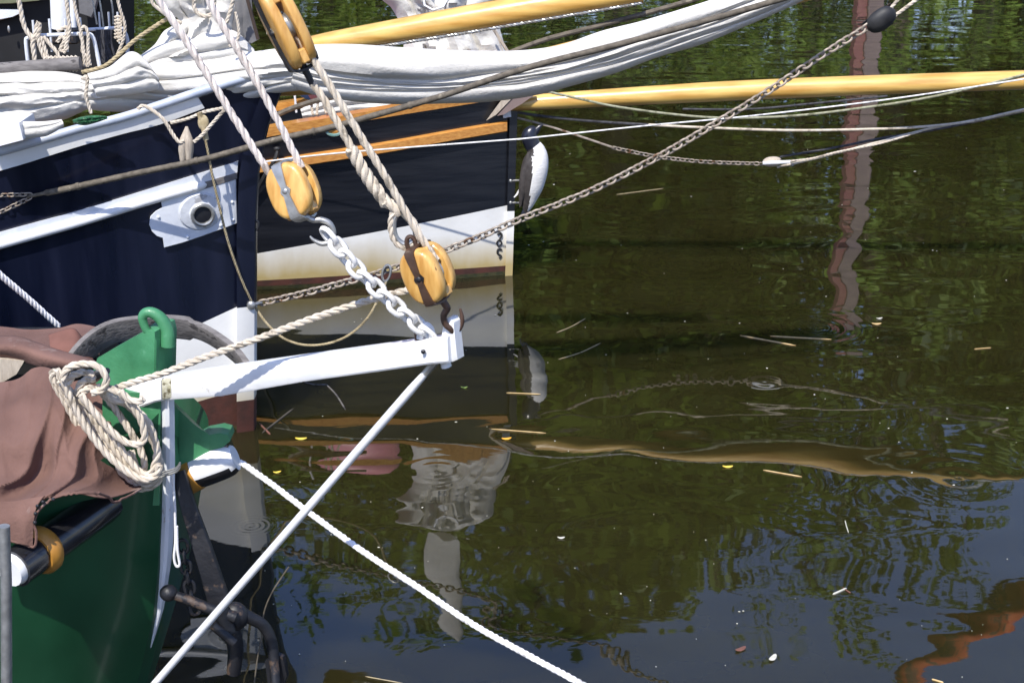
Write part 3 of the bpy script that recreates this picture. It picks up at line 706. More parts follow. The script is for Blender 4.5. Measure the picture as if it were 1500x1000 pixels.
# cormorant-like carved bird at the stem
def bird():
    Yb = BY - .06
    t = thing('carved_bird', 'carved black and white seabird fixed to the stem of the black boat, beak raised', 'bird figure', PY(784, 318, Yb))
    # body outline: (centre px, centre py, half width px, belly fraction)
    st = [(770, 312, 3), (772, 302, 8), (775, 290, 12), (778, 275, 17), (781, 258, 19.5), (784, 242, 19.5), (786, 230, 17), (785, 221, 14), (781, 214, 11.5)]
    st2 = [(781, 215, 11.8), (778, 208, 12), (776, 202, 12.5), (777, 196, 11.5), (781, 191, 8.5), (785, 188.5, 4.5)]
    st3 = [(783, 194, 6), (787, 189.5, 4.6), (791, 185.5, 2.9), (795, 183, 1)]
    def rings_(st, sub=4, N=20):
        C = catmull([PY(a, b, Yb) for a, b, _ in st], sub); Rr = catmull([V(r / 169, 0, 0) for _, _, r in st], sub); F = frames(C); out = []
        side0 = V(1, 0, 0)
        for i, p in enumerate(C):
            t_ = F[i][0]; yv = V(0, 1, 0); yv = (yv - t_ * t_.dot(yv)).normalized(); xv = yv.cross(t_).normalized()
            if xv.x < 0: xv = -xv
            out.append([p + xv * math.cos(2 * math.pi * k / N) * Rr[i].x + yv * math.sin(2 * math.pi * k / N) * Rr[i].x * .85 for k in range(N)])
        return out
    mb = MB(); rg = rings_(st, 12, 64); mb.loft(rg)
    n = 64
    for fi in range(len(mb.f) - 2):
        i, k = divmod(fi, n); a = 2 * math.pi * (k + .5) / n; u = i / (len(rg) - 1)
        c = math.cos(a) + .12 * math.sin(u * 9)
        th = -.15 + .65 * (1 - u) ** 2 + (-.25 if .3 < u < .8 else 0) + (1.6 * (u - .86) if u > .86 else 0)
        if u < .05: th = 2
        mb.m[fi] = 0 if c > th else 1
    body = mb.build('body', [M['bird_white'], M['bird_brown']], t)
    mb = MB(); mb.loft(rings_(st2)); hd = mb.build('head', M['bird_black'], body)
    mb = MB(); mb.loft(rings_(st3)); mb.build('beak', M['bird_black'], body)
    mb = MB()
    for dx in (0, 5, 9):
        mb.strip([PY(772 + dx * .5, 290, Yb), PY(769 + dx * .6, 306, Yb - .01), PY(762 + dx, 319 - dx * .4, Yb - .01)], [.04, .035, .012], .012, V(0, 1, 0))
    mb.build('tail', M['bird_black'], body)
    mb = MB(); rg = []
    for u in range(9):
        f = u / 8; p = PY(lerp(779, 766, f), lerp(222, 302, f) , Yb - .055 * math.sin(math.pi * (.25 + .6 * f))); wdt = .045 * math.sin(math.pi * (.12 + .85 * f)) + .006
        rg.append([p + V(wdt * math.cos(a) - .02, -.0 + .022 * math.sin(a), .012 * math.cos(a)) for a in [2 * math.pi * k / 10 for k in range(10)]])
    mb.loft(rg); mb.build('wing', M['bird_brown'], body)
    for (a, b) in (((748, 265), (766, 264)), ((748, 297), (766, 297))):
        mb = MB(); mb.tube([PY(*a, BY - .03), PY(*b, Yb)], .008, 6); mb.ell(PY(*a, BY - .04), V(.015, 0, 0), V(0, .01, 0), V(0, 0, .015)); mb.build('bracket', M['galv'], t)
    mb = MB(); mb.strip([PY(762, 275, Yb - .02), PY(757, 285, Yb - .03), PY(753, 289, Yb - .03)], [.01, .016, .01], .008, V(0, 1, 0)); mb.build('foot', M['bird_white'], t)
bird()

# ================================================================== BLUE BOAT (middle)
kb2 = W(375, 626); UY = kb2.y
stemz = [(z.z, z.x) for z in [PY(374, 626, UY), PY(375, 445, UY), PY(375, 330, UY), PY(379, 250, UY), PY(391, 190, UY), PY(412, 135, UY), PY(425, 105, UY)]]
stemz = [(-1, stemz[0][1])] + stemz
u_ = Hull(UY, 1.0, .16, 3.2, stemz, kb2.x - 9)
ub = thing('blue_boat', 'dark blue sailing boat with white rails and a white hawse plate at the bow', 'boat', V(kb2.x - 3, UY, 0))
l_red = u_.line([(250, 600), (310, 582), (352, 572)])
l_bt = u_.line([(120, 545), (285, 478), (352, 447), (374, 440)])
l_cap = u_.line([(-200, 282), (0, 240), (120, 206), (225, 168), (300, 140), (400, 108)])
fcap2 = lambda x: max(pl(l_cap, x), l_cap[0][1] - .05)
fbt = lambda x: max(.45, pl(l_bt, x))
lines = [lambda x: -.5, lambda x: .03, lambda x: min(max(.12, pl(l_red, x)), .3), fbt, fcap2]
mb = MB(); 
for sd_ in (-1, 1): u_.grid(mb, lines, [0, 1, 2, 3], sd_, nx=90)
hl = mb.build('hull', [M['slime'], M['red_boot'], M['boot'], M['navy']], ub)
# square stem post, proud of the planking
mb = MB(); rings = []
for q in range(41):
    z = lerp(-.5, stemz[-1][0], q / 40); x = u_.xs(z)
    wpx = .11
    rings.append([V(x - wpx, UY - .095, z), V(x - .004, UY - .055, z), V(x, UY - .05, z), V(x, UY + .05, z), V(x - wpx, UY + .095, z)])
mb.loft(rings)
zbt = PY(365, 441, UY).z; zr = PY(365, 585, UY).z
for k, f in enumerate(mb.f):
    z = sum(mb.v[i].z for i in f) / len(f); mb.m[k] = 0 if z > zbt else (1 if z > zr else 2)
mb.build('stem_post', [M['navy'], M['boot'], M['red_boot']], ub)
mb = MB(); ringsd = []
for i in range(41):
    X = lerp(u_.xs(2.2) - .15, kb2.x - 8.5, i / 40); z = fcap2(X) - .32; b = max(.02, u_.b(u_.xs(z) - X, z) - .03)
    ringsd.append([V(X, UY - b, z), V(X, UY, z + .03), V(X, UY + b, z)])
mb.loft(ringsd, closed=False, cap=False); mb.build('deck', M['deck'], ub)
def along(h, pts, off, sub=5): return catmull([h.H(x, y, off) for x, y in pts], sub)
# gunwale: round grey-white rail and the white plank under it
mb = MB(); mb.tube(along(u_, [(-160, 262), (0, 222), (110, 190), (180, 172), (235, 154), (300, 132), (380, 108)], .02), .028, 10); mb.build('gunwale', mat('blue_grey_paint', (.36, .41, .50), (.50, .54, .61), .4, 6, bump=.001, c3=(.3, .3, .31), c3lo=.64), ub)
mb = MB(); P1 = along(u_, [(-160, 268), (0, 229), (110, 197), (180, 178), (235, 160), (290, 142)], .012); P2 = along(u_, [(-160, 290), (0, 250), (110, 216), (180, 196), (235, 182), (300, 158)], .012)
rings = [[a, a + V(0, -.012, 0), b + V(0, -.012, 0), b] for a, b in zip(P1, P2)]; mb.loft(rings); mb.build('sheer_plank', M['white'], ub)
# rub rail: flat strip above, round below
mb = MB(); P1 = along(u_, [(-160, 386), (0, 340), (120, 307), (240, 270), (349, 236)], .008); P2 = along(u_, [(-160, 400), (0, 354), (120, 321), (240, 284), (348, 252)], .008)
rings = [[a + V(0, .03, 0), a + V(0, -.012, 0), b + V(0, -.012, 0), b + V(0, .03, 0)] for a, b in zip(P1, P2)]; mb.loft(rings); mb.build('rub_strip', M['grey_white'], ub)
mb = MB(); P1 = along(u_, [(-160, 403), (0, 358), (120, 324), (220, 293), (283, 275), (303, 270)], .025)
mb.tube(P1, [.031] * (len(P1) - 5) + [.03, .028, .024, .016, .006], 10); mb.build('rub_rail', M['white_clean'], ub)
mb = MB(); P1 = along(u_, [(296, 268), (322, 260), (348, 252)], .012); P2 = along(u_, [(296, 277), (322, 269), (348, 261)], .012)
mb.loft([[a, a + V(0, -.02, 0), b + V(0, -.02, 0), b] for a, b in zip(P1, P2)]); mb.build('rub_rail_end', M['grey_wood'], ub)
# hawse plate with boss and hole
hp_pts = [(236, 293), (238, 303), (228, 309), (221, 316), (219, 328), (223, 338), (230, 345), (239, 348), (241, 362), (268, 355), (300, 344), (330, 333), (348, 326), (347, 300), (346, 262), (320, 270), (290, 279), (262, 286)]
mb = MB(); mb.prism([u_.H(x, y, .012) for x, y in hp_pts], V(0, -.016, 0), bev=.004)
hp = mb.build('hawse_plate', M['grey_white'], ub)
hp['label'] = 'white plate round the hawse hole'
mb = MB(); c = u_.H(294, 310, .03); e1 = (u_.H(310, 306, .03) - u_.H(278, 314, .03)).normalized(); e2 = (V(0, -.1, 1) - e1 * e1.dot(V(0, -.1, 1))).normalized(); nn = e2.cross(e1).normalized()
if nn.y > 0: nn = -nn
def disc_ring(c, rx, ry, o, N=28, sk=0): return [c + nn * o + e1 * rx * math.cos(2 * math.pi * k / N) + e2 * ry * math.sin(2 * math.pi * k / N) for k in range(N)]
cb = c; ch = u_.H(296, 313, .03)
mb.loft([disc_ring(cb, .140, .125, -.03), disc_ring(cb, .140, .125, .000), disc_ring(cb, .130, .115, .010), disc_ring(ch, .084, .084, .014), disc_ring(ch, .078, .078, .022), disc_ring(ch, .07, .07, .025), disc_ring(ch, .066, .066, -.02)], cap=False)
mb.build('boss', mat('chipped_grey_paint', (.50, .52, .56), (.60, .62, .65), .5, 12, bump=.003, bscale=40, c3=(.33, .33, .34), c3lo=.58, c3scale=10), hp, auto=18)
mb = MB(); rg = disc_ring(ch, .066, .066, .026); mb.tube(rg, .012, 8, closed=True); mb.build('lip', M['galv'], hp)
mb = MB(); mb.loft([disc_ring(ch, .064, .064, .02), disc_ring(ch, .06, .06, -.01), disc_ring(ch, .04, .04, -.014)]); mb.build('hole', M['blackgloss'], hp)
for x, y in ((340, 296), (341, 322), (232, 318), (275, 347), (323, 330)):
    mb = MB(); mb.ell(u_.H(x, y, .03), V(.011, 0, 0), V(0, .008, 0), V(0, 0, .011), 8, 6); mb.build('bolt', M['grey_white'], hp)
# eye plate low on the stem
mb = MB(); mb.ell(PY(368, 447, UY - .07), V(.03, 0, 0), V(0, .02, 0), V(0, 0, .03)); mb.tube([PY(368, 447, UY - .08), PY(383, 443, UY - .02)], .013, 8); mb.build('bobstay_eye', M['galv'], ub)
mb = MB(); mb.tube([PY(375 + 4 * math.cos(a), 330 + 7 * math.sin(a), UY - .03) for a in [2 * math.pi * k / 12 for k in range(12)]], .008, 6, closed=True); mb.build('stem_ring', M['dark_iron'], ub)
# bowsprit inside the furled sail
mb = MB(); mb.tube([PY(250, 130, UY + .12), PY(700, 112, UY + .12), PY(1250, -30, UY + .12)], [.08, .07, .06], 12); mb.build('bowsprit', M['spar'], ub)
# white coaming block at far left under the sail, green bag
mb = MB(); mb.prism([PY(x, y, UY - .75) for x, y in ((-30, 178), (28, 180), (34, 205), (-30, 222))], V(0, .3, 0), bev=.01); mb.build('hatch_coaming', M['white_clean'], ub)
mb = MB(); lobed(mb, [[(106, 176), (107, 178), (108, 181)], [(120, 171), (122, 177), (123, 184)], [(138, 169), (140, 175), (141, 180)], [(156, 170), (157, 172), (158, 174)]], UY - .5, amp=.5, thick=.4, wr=.3, wf=(3, 6), seed=6); tag(mb.build('green_bag', mat('green_plastic', (.012, .08, .03), (.03, .16, .06), .35, 20, bump=.03)), 'small crumpled green plastic bag under the furled sail', 'bag')
mb = MB(); lobed(mb, [[(26, 178), (32, 190), (34, 206)], [(45, 178), (50, 188), (50, 202)], [(64, 178), (68, 186), (70, 199)], [(90, 175), (92, 178), (94, 185)]], UY - .68, amp=.3, thick=.5, wr=.06, seed=4)
tag(mb.build('loose_canvas', M['canvas']), 'small loose flap of white canvas beside the white coaming', 'canvas')

# long furled sail: main lower bundle, left to right.
fs = thing('furled_jib', 'long white furled jib lying along the bowsprit of the blue boat', 'furled sail', PY(400, 150, UY))
ST = [  # top, crease1, crease2, crease3, bottom
 [(430, 68), (430, 92), (430, 104), (428, 115), (425, 128)],
 [(470, 65), (470, 104), (470, 115), (470, 126), (468, 141)],
 [(520, 65), (520, 112), (520, 122), (520, 132), (520, 149)],
 [(580, 69), (580, 116), (580, 125), (580, 134), (580, 153)],
 [(650, 73), (650, 117), (650, 126), (650, 133), (650, 152)],
 [(720, 75), (720, 108), (720, 120), (720, 127), (720, 149)],
 [(775, 73), (775, 101), (778, 112), (780, 120), (784, 140)],
 [(825, 65), (828, 92), (830, 103), (832, 109), (838, 126)],
 [(880, 46), (885, 77), (888, 89), (892, 96), (900, 108)],
 [(940, 31), (948, 57), (952, 68), (956, 76), (964, 84)],
 [(1000, 13), (1008, 37), (1012, 47), (1016, 56), (1026, 66)],
 [(1050, -3), (1060, 18), (1066, 28), (1070, 38), (1080, 44)],
 [(1110, -26), (1120, -6), (1128, 4), (1132, 14), (1140, 18)],
 [(1190, -60), (1200, -42), (1206, -30), (1210, -24), (1218, -18)]]
mb = MB(); lobed(mb, ST, UY - .06, amp=.42, thick=.9, sub=10, M_=10, wr=.04, wf=(.5, 4), seed=2, powr=.5)
mb.build('bundle', M['canvas'], fs)
# left part of the bundle
ST = [
 [(-60, 105), (-60, 125), (-60, 140), (-60, 165), (-60, 190)],
 [(0, 107), (0, 122), (0, 140), (0, 162), (0, 184)],
 [(40, 104), (40, 122), (42, 138), (44, 160), (46, 187)],
 [(85, 105), (86, 120), (88, 136), (90, 152), (92, 176)],
 [(112, 109), (113, 120), (114, 134), (116, 148), (116, 166)],
 [(127, 113), (127, 124), (127, 135), (128, 147), (129, 161)],
 [(145, 106), (146, 120), (148, 134), (150, 146), (152, 163)],
 [(180, 96), (183, 114), (186, 130), (190, 146), (194, 164)],
 [(230, 92), (232, 118), (234, 138), (236, 146), (238, 158)],
 [(290, 88), (292, 112), (294, 138), (296, 143), (297, 157)],
 [(345, 80), (347, 104), (348, 122), (349, 138), (350, 150)],
 [(400, 72), (402, 100), (404, 114), (405, 124), (406, 137)],
 [(450, 67), (452, 96), (454, 108), (455, 118), (456, 131)]]
mb = MB(); lobed(mb, ST, UY - .05, amp=.34, thick=.8, sub=10, M_=10, wr=.075, wf=(.8, 2.6), seed=21, powr=.55)
mb.build('inner_bundle', M['canvas'], fs)
# upright folds piled over the left part
mb = MB(); lobed(mb, [[(128, 108), (132, 118), (138, 130), (142, 142)], [(160, 98), (166, 112), (172, 124), (178, 140)], [(190, 76), (200, 98), (206, 116), (208, 136)], [(212, 86), (222, 104), (228, 116), (228, 132)], [(228, 108), (232, 114), (234, 122), (232, 130)]],
                UY - .22, amp=.34, thick=.5, sub=8, M_=10, wr=.09, wf=(1.0, 2.5), seed=33); mb.build('folded_flap', M['canvas'], fs)
mb = MB(); lobed(mb, [[(150, 108), (152, 114), (154, 122)], [(190, 90), (196, 100), (202, 112)], [(235, 66), (245, 84), (252, 98)], [(290, 50), (302, 76), (312, 94)], [(340, 44), (346, 70), (352, 90)], [(372, 72), (374, 80), (378, 90)]],
                UY - .02, amp=.3, thick=.6, sub=8, M_=10, wr=.09, wf=(.9, 2.6), seed=41); mb.build('upper_fold', M['canvas'], fs)
mb = MB(); lobed(mb, [[(225, -20), (262, -20), (300, -20), (352, -20)], [(236, 12), (264, 8), (300, 6), (352, 8)], [(262, 30), (275, 28), (306, 26), (350, 30)], [(240, 46), (275, 46), (304, 50), (346, 50)], [(226, 66), (262, 66), (300, 68), (340, 66)], [(205, 82), (245, 84), (290, 82), (330, 76)]],
                UY + .06, amp=.3, thick=.55, sub=8, M_=10, wr=.08, wf=(.9, 2.5), seed=47); mb.build('hoisted_head', M['canvas'], fs)
# ties round the bundle and bolt ropes
mb = MB()
def ring_tie(pts, Yf, Yb, r): mb.rope(catmull([PY(x, y, Yf if i % 2 == 0 or True else Yb) for i, (x, y) in enumerate(pts)], 6), r, pitch=r * 7)
ring_tie([(120, 116), (128, 112), (127, 126), (126, 140), (129, 152), (134, 166)], UY - .21, 0, .012)
mb.ell(PY(125, 115, UY - .2), V(.03, 0, 0), V(0, .02, 0), V(0, 0, .015)); mb.build('sail_tie', M['rope'], fs)
mb = MB(); mb.rope(catmull([PY(x, y, UY - .14) for x, y in ((232, -15), (222, 2), (236, 16), (252, 28), (266, 34))], 6), .012); mb.build('bolt_rope', M['rope'], fs)
mb = MB(); mb.rope(catmull([PY(x, y, UY - .16) for x, y in ((288, -10), (284, 8), (290, 20), (302, 24), (312, 18), (314, -8))], 6), .014)
mb.rope(catmull([PY(x, y, UY - .16) for x, y in ((344, -10), (338, 14), (332, 34))], 6), .013)
mb.rope(catmull([PY(x, y, UY - .16) for x, y in ((345, 18), (350, 46), (346, 62), (336, 68))], 6), .010); mb.build('robands', M['rope'], fs)
mb = MB(); lobed(mb, [[(342, -20), (356, -20), (368, -20)], [(338, 20), (356, 20), (370, 18)], [(336, 45), (356, 45), (374, 42)], [(342, 72), (360, 68), (379, 58)]], UY + .02, amp=.15, thick=.4, wr=.03, seed=5)
tag(mb.build('grey_sail_bag', M['canvas_grey']), 'dark grey canvas bag hanging right of the piled white sail', 'bag')
mb = MB(); mb.strip([PY(360, -10, UY - .1), PY(368, 20, UY - .1), PY(378, 58, UY - .1)], .02, .02, V(0, 1, 0)); tag(mb.build('bag_batten', mat('dark_brown_wood', (.03, .018, .012), (.05, .03, .02), .6, 9)), 'dark brown batten along the edge of the grey canvas bag', 'batten')
# long served stay crossing the picture, with a chain at its left end
def simple(name, label, cat, pts, Yf, r, m, n=8, sub=8, rope=False, pitch=None, group=None):
    P = catmull([PY(x, y, Yf(x) if callable(Yf) else Yf) for x, y in pts], sub); mb = MB()
    if rope: mb.rope(P, r, pitch)
    else: mb.tube(P, r, n)
    return tag(mb.build(name, m), label, cat, group)
stY = lambda x: UY - .45 - .1 * math.sin(x / 400) if x < 400 else lerp(UY - .53, UY - .34, (x - 400) / 700)
st = thing('bowsprit_shroud', 'long dark served rope crossing in front of the white furled jib and blue hull', 'shroud', PY(60, 290, UY - .5))
P = catmull([PY(x, y, stY(x)) for x, y in ((40, 288), (100, 276), (200, 254), (300, 233), (400, 206), (480, 188), (560, 166), (650, 140), (730, 113), (800, 92), (900, 67), (1000, 40), (1100, 12), (1200, -18))], 14)
mb = MB(); mb.tube(P, [.011 if i < 8 else .019 + .0018 * noise.noise(V(i * .9, 0, 0)) for i in range(len(P))], 10)
mb.build('rope', M['rope_dark'], st)
for i in (16, 40, 66, 90):
    mb = MB(); mb.tube([P[i], P[i] + (P[i + 1] - P[i]) * .7], .023, 10); mb.build('whipping', M['rope_dark'], st)
mb = MB(); mb.chain([PY(-60, 288, UY - .48), PY(0, 286, UY - .48), PY(42, 285, UY - .47)], .036, .013, .0045); mb.chain([PY(-60, 330, UY - .5), PY(0, 311, UY - .48), PY(42, 291, UY - .47)], .036, .013, .0045)
mb.build('chain', M['chain_rust'], st)
simple('far_shroud', 'dark served rope behind the furled jib, running to the upper right', 'shroud', [(740, 80), (800, 58), (870, 40), (960, 16), (1050, -10)], UY + .5, .017, M['rope_dark'])
simple('lazy_line', 'taut brown rope rising from the sail lashing across the water at the top left', 'rope', [(120, 106), (150, 98), (170, 84), (200, 57), (244, 28)], UY - .1, .013, M['rope_tan'], rope=True)

# bobstay chain with block
bst = thing('bobstay', 'long weathered chain rising from the blue stem to a dark block at the upper right', 'chain', PY(385, 443, UY))
pts = [(386, 443), (440, 431), (500, 415), (560, 398), (640, 371), (700, 348), (760, 322), (860, 282), (960, 232), (1040, 186), (1120, 137), (1200, 84), (1270, 40)]
Pb = catmull([PY(x, y, UY - .02) for x, y in pts], 10)
mb = MB(); mb.chain(Pb, .047, .0225, .0078, tw=.55, n=7); mb.build('chain', M['chain_rust'], bst)
def egg(c, ax, bx, cx, n1, m, m2, par):
    mb = MB(); rings = []
    for i in range(-10, 11):
        t = i / 10.0; rr = math.sqrt(max(0.0005, 1 - abs(t) ** 2.3))
        rings.append([c + ax * t + (bx * math.cos(2 * math.pi * k / 20) + cx * math.sin(2 * math.pi * k / 20)) * rr for k in range(20)])
    mb.loft(rings); 
    for k, f in enumerate(mb.f[:-2]):
        if (k % 20) in (9, 10): mb.m[k] = 1
    mb.build(n1, [m, m2], par)
c = PY(1291, 29, UY - .02); ax = (PY(1308, 16, UY) - PY(1272, 42, UY)).normalized()
upv = V(0, -.4, .9); upv = (upv - ax * ax.dot(upv)).normalized(); sv = ax.cross(upv)
egg(c, ax * .10, sv * .055, upv * .072, 'block_shell', M['black_matt'], M['blackgloss'], bst)
mb = MB(); mb.strip([c - ax * .105 + sv * -.056, c + sv * -.060, c + ax * .105 - sv * .056], .035, .006, sv); mb.build('block_strap', M['dark_iron'], bst)
mb = MB(); mb.rope([c + ax * .08 + upv * .03, PY(1330, -18, UY)], .0115); mb.rope([c + ax * .08 - upv * .04, PY(1372, -22, UY)], .0115); mb.build('fall', M['rope'], bst)

# toggle hanging on the blue bow with its ropes
tg = thing('wooden_toggle', 'weathered split wooden toggle hanging from ropes on the blue hull', 'toggle', PY(273, 235, UY - .4))
yt = UY - .36
for s_, (cx, cy) in ((-1, (268, 210)), (1, (277, 210))):
    mb = MB(); rings = []
    for i in range(13):
        t = i / 12; rr = (.022 + .012 * math.sin(math.pi * min(1, t * 1.15))) * (1 if t < .95 else .8) * (.35 + .65 * min(1, t * 2.4))
        p = PY(lerp(273.5, cx, min(1, t * 1.4)), lerp(185, 236, t), yt); rings.append([p + V(rr * math.cos(a), rr * math.sin(a), 0) for a in [2 * math.pi * k / 12 for k in range(12)]])
    mb.loft(rings); mb.build('half', M['bleached'], tg)
mb = MB(); mb.rope(catmull([PY(x, y, yt - .03) for x, y in ((202, 160), (210, 155), (225, 163), (240, 176), (252, 195), (262, 208), (270, 206))], 6), .012)
mb.rope(catmull([PY(x, y, yt - .03) for x, y in ((284, 208), (296, 198), (312, 180), (330, 160))], 6), .012)
mb.rope(catmull([PY(x, y, yt + .03) for x, y in ((250, 180), (275, 174), (300, 164), (330, 158))], 6), .011); mb.build('lanyard', M['rope'], tg)
mb = MB(); mb.tube(catmull([PY(x, y, yt) for x, y in ((292, 165), (298, 186), (302, 205))], 4), .018, 8); mb.ell(PY(298, 180, yt), V(.035, 0, 0), V(0, .02, 0), V(0, 0, .05)); mb.build('served_eye', M['rope_tan'], tg)
rY = lambda x: UY - .30 + max(0, (x - 300)) * .0035 if x < 380 else UY - .05
simple('tan_heaving_line', 'thin tan rope hanging down past the hawse plate and drooping below the bobstay chain', 'rope',
       [(300, 200), (306, 230), (312, 262), (322, 305), (333, 350), (348, 395), (362, 428), (374, 450), (392, 475), (415, 495), (445, 505), (480, 503), (512, 490), (538, 466), (555, 436), (566, 412)], rY, .0085, M['rope_tan'], rope=True)
mb = MB(); mb.tube([PY(566 + 6 * math.cos(a) - 2 * math.sin(a), 400 + 12 * math.sin(a) , UY - .05) for a in [2 * math.pi * k / 16 for k in range(16)]], .008, 6, closed=True)
tag(mb.build('thimble_eye', M['galv']), 'small steel thimble eye hooked on the bobstay chain', 'thimble')
# thin lines out to the right, belonging to the black boat's bowsprit
simple('white_line', 'taut thin white cord crossing from the hull to the right picture edge', 'cord', [(380, 238), (500, 224), (745, 205), (770, 203), (950, 184), (1100, 170), (1300, 146), (1500, 116), (1600, 100)], lambda x: BY - .75 if x < 800 else lerp(BY - .75, BY - .4, (x - 800) / 800), .0065, M['rope_white'])
simple('slack_green_rope', 'slack greenish rope drooping below the pale bowsprit', 'rope', [(795, 133), (850, 145), (900, 156), (980, 167), (1060, 173), (1160, 170), (1250, 160), (1350, 145), (1440, 125), (1520, 104)], BY - .35, .0105, ropemat('green_grey_rope', (.22, .22, .13), (.34, .34, .24)), rope=False)
simple('dark_bowsprit_line', 'dark upper line from the black stem that turns pale to the right', 'rope', [(758, 165), (800, 171), (870, 178), (950, 183)], BY, .012, M['rope_black'])
simple('pale_guy_line', 'pale slack line continuing from the dark bowsprit line', 'rope', [(950, 183), (1030, 187), (1150, 191), (1250, 190), (1350, 186), (1420, 178), (1480, 165), (1540, 152)], BY - .02, .0115, M['rope'])
mb = MB(); mb.tube(catmull([PY(x, y, BY + .05) for x, y in ((758, 173), (800, 184), (850, 200), (900, 217))], 5), .010, 6); mb.chain(catmull([PY(x, y, BY + .05) for x, y in ((900, 217), (960, 229), (1030, 237), (1115, 240))], 5), .04, .017, .0055, n=5)
tag(mb.build('whisker_chain', M['chain_rust']), 'fine chain from the black stem to the small pale block', 'chain')
wb = thing('small_pale_block', 'small pale rounded block at the end of the fine chain', 'block', PY(1130, 246, BY + .05))
c = PY(1131, 237, BY + .05); egg(c, V(.085, 0, .006), V(0, .05, 0), V(0, 0, .045), 'shell', M['bleached'], M['pile_grey'], wb)
mb = MB(); mb.strip([c + V(-.09, -.052, 0), c + V(.15, -.052, .012)], .028, .006, V(0, 1, 0)); mb.build('strap', M['white_clean'], wb)
simple('tackle_line', 'lower pale line of the tackle right of the small pale block', 'rope', [(1138, 245), (1200, 231), (1280, 210), (1365, 188), (1450, 172), (1530, 156)], BY + .05, .0105, M['rope'], group='tackle lines')
simple('tackle_line', 'dark line of the tackle right of the small pale block', 'rope', [(1142, 230), (1220, 217), (1290, 203), (1370, 190), (1440, 176), (1500, 163)], BY + .15, .0105, M['rope_black'], group='tackle lines')
simple('tackle_line', 'short twisted pale line ending between the two longer tackle lines', 'rope', [(1158, 236), (1190, 232), (1230, 222), (1290, 210), (1350, 192)], BY + .02, .009, M['rope'], rope=True, pitch=.09, group='tackle lines')
simple('dark_guy', 'thin dark line just under the pale bowsprit', 'rope', [(1000, 160), (1100, 160), (1200, 151), (1300, 141)], BY + .25, .010, M['rope_black'])  # thin guy in dark rope

# pin rail, mast and belayed ropes (top left, on the blue boat)
pr = thing('pin_rail', 'light blue tubular pin rail with upright belaying pins at the white mast', 'pin rail', PY(90, 110, UY + .1))
prY = UY + .1
mb = MB(); mb.tube(catmull([PY(x, y, prY) for x, y in ((42, 100), (38, 62), (41, 56), (50, 53), (90, 51), (128, 50), (136, 55), (140, 68), (146, 98))], 5), .0125, 8); mb.build('frame', M['grey_white'], pr)
mb = MB(); mb.tube(catmull([PY(x, y, prY + .6) for x, y in ((128, 44), (160, 42), (176, 41), (183, 48), (187, 62), (186, 90))], 5), .0125, 8); mb.build('frame', M['grey_white'], pr)
for x, y in ((48, 30), (72, 28), (95, 28), (117, 26)):
    mb = MB(); mb.tube([PY(x, y, prY), PY(x + 4, y + 48, prY)], [.008, .007], 8); mb.build('pin', M['grey_white'], pr)
for x, y in ((145, 18), (159, 18), (172, 18)):
    mb = MB(); mb.tube([PY(x, y, prY + .6), PY(x + 3, y + 46, prY + .6)], [.007, .006], 8); mb.build('pin', M['grey_white'], pr)
mm = thing('white_mast', 'lower end of a white painted mast behind the belayed ropes', 'mast', PY(95, 44, prY + .25))
mb = MB(); mb.tube([PY(90, 42, prY + .3), PY(84, -120, prY + .3)], .065, 18); mb.build('pole', M['white_clean'], mm)
mb = MB(); mb.tube([PY(108, 40, prY + .25), PY(103, -100, prY + .25)], .02, 10); mb.build('track', M['grey_white'], mm)
mb = MB(); mb.box(PY(97, 52, prY + .35), V(.085, 0, 0), V(0, .06, 0), V(0, 0, .05), bev=.01); mb.build('mast_step', M['dark_iron'], mm)
random.seed(3)
RP = [('thick halyard at the left end of the pin rail', [(26, -10), (30, 14), (37, 42), (50, 56), (54, 40), (56, 33), (52, 52), (48, 62), (50, 80), (52, 96)], .016),
      ('looped fall beside the left halyard', [(40, 46), (48, 58), (56, 50), (58, 34), (56, 56), (62, 78), (70, 92), (78, 102), (84, 104)], .014),
      ('rope from the left pin sloping down to the coil', [(60, 54), (66, 72), (72, 90), (80, 104)], .013),
      ('rope sloping behind to the middle of the coil', [(64, 54), (74, 66), (84, 78), (88, 92), (86, 104)], .013),
      ('halyard in front of the white mast', [(96, -10), (99, 16), (102, 42), (98, 62), (94, 78)], .013),
      ('thin halyard right of the white mast', [(106, -10), (112, 20), (118, 44), (122, 70), (124, 97)], .011),
      ('looped tail at the right post of the pin rail', [(118, 44), (124, 39), (129, 50), (129, 74), (132, 96)], .011),
      ('light tail hanging below the right pin', [(116, 48), (121, 62), (121, 76), (128, 84), (128, 98)], .011),
      ('bundled turns on the middle pin', [(84, 46), (98, 40), (96, 56), (88, 74), (98, 72), (96, 60), (90, 54), (84, 62)], .012)]
for lb, pts, r in RP:
    simple('belayed_rope', 'beige twisted rope, ' + lb, 'rope', pts, prY - .05, r, M['rope'], rope=True, group='ropes belayed on the pin rail')
mb = MB()
for i in range(8):
    x = 66 + i * 6; mb.rope(catmull([PY(a, b, prY - .09) for a, b in ((x, 88), (x + 3, 84), (x + 8, 94), (x + 10 - i, 104))], 5), .013)
tag(mb.build('rope_coil', M['rope']), 'row of tight beige rope turns over the grey timber beam', 'rope coil')
mb = MB()
for i in range(7): mb.rope(catmull([PY(a, b, prY + .52) for a, b in ((168, 26 + i * 5), (173, 24 + i * 5), (178, 27 + i * 5), (172, 31 + i * 5))], 4), .009)
tag(mb.build('rope_coil', M['rope']), 'small beige rope turns stacked on the rear pin rail', 'rope coil')
simple('belayed_rope', 'beige rope running up from the rear pin rail', 'rope', [(170, -10), (176, 14), (183, 38), (180, 60), (172, 80)], prY + .5, .011, M['rope'], rope=True, group='ropes belayed on the pin rail')
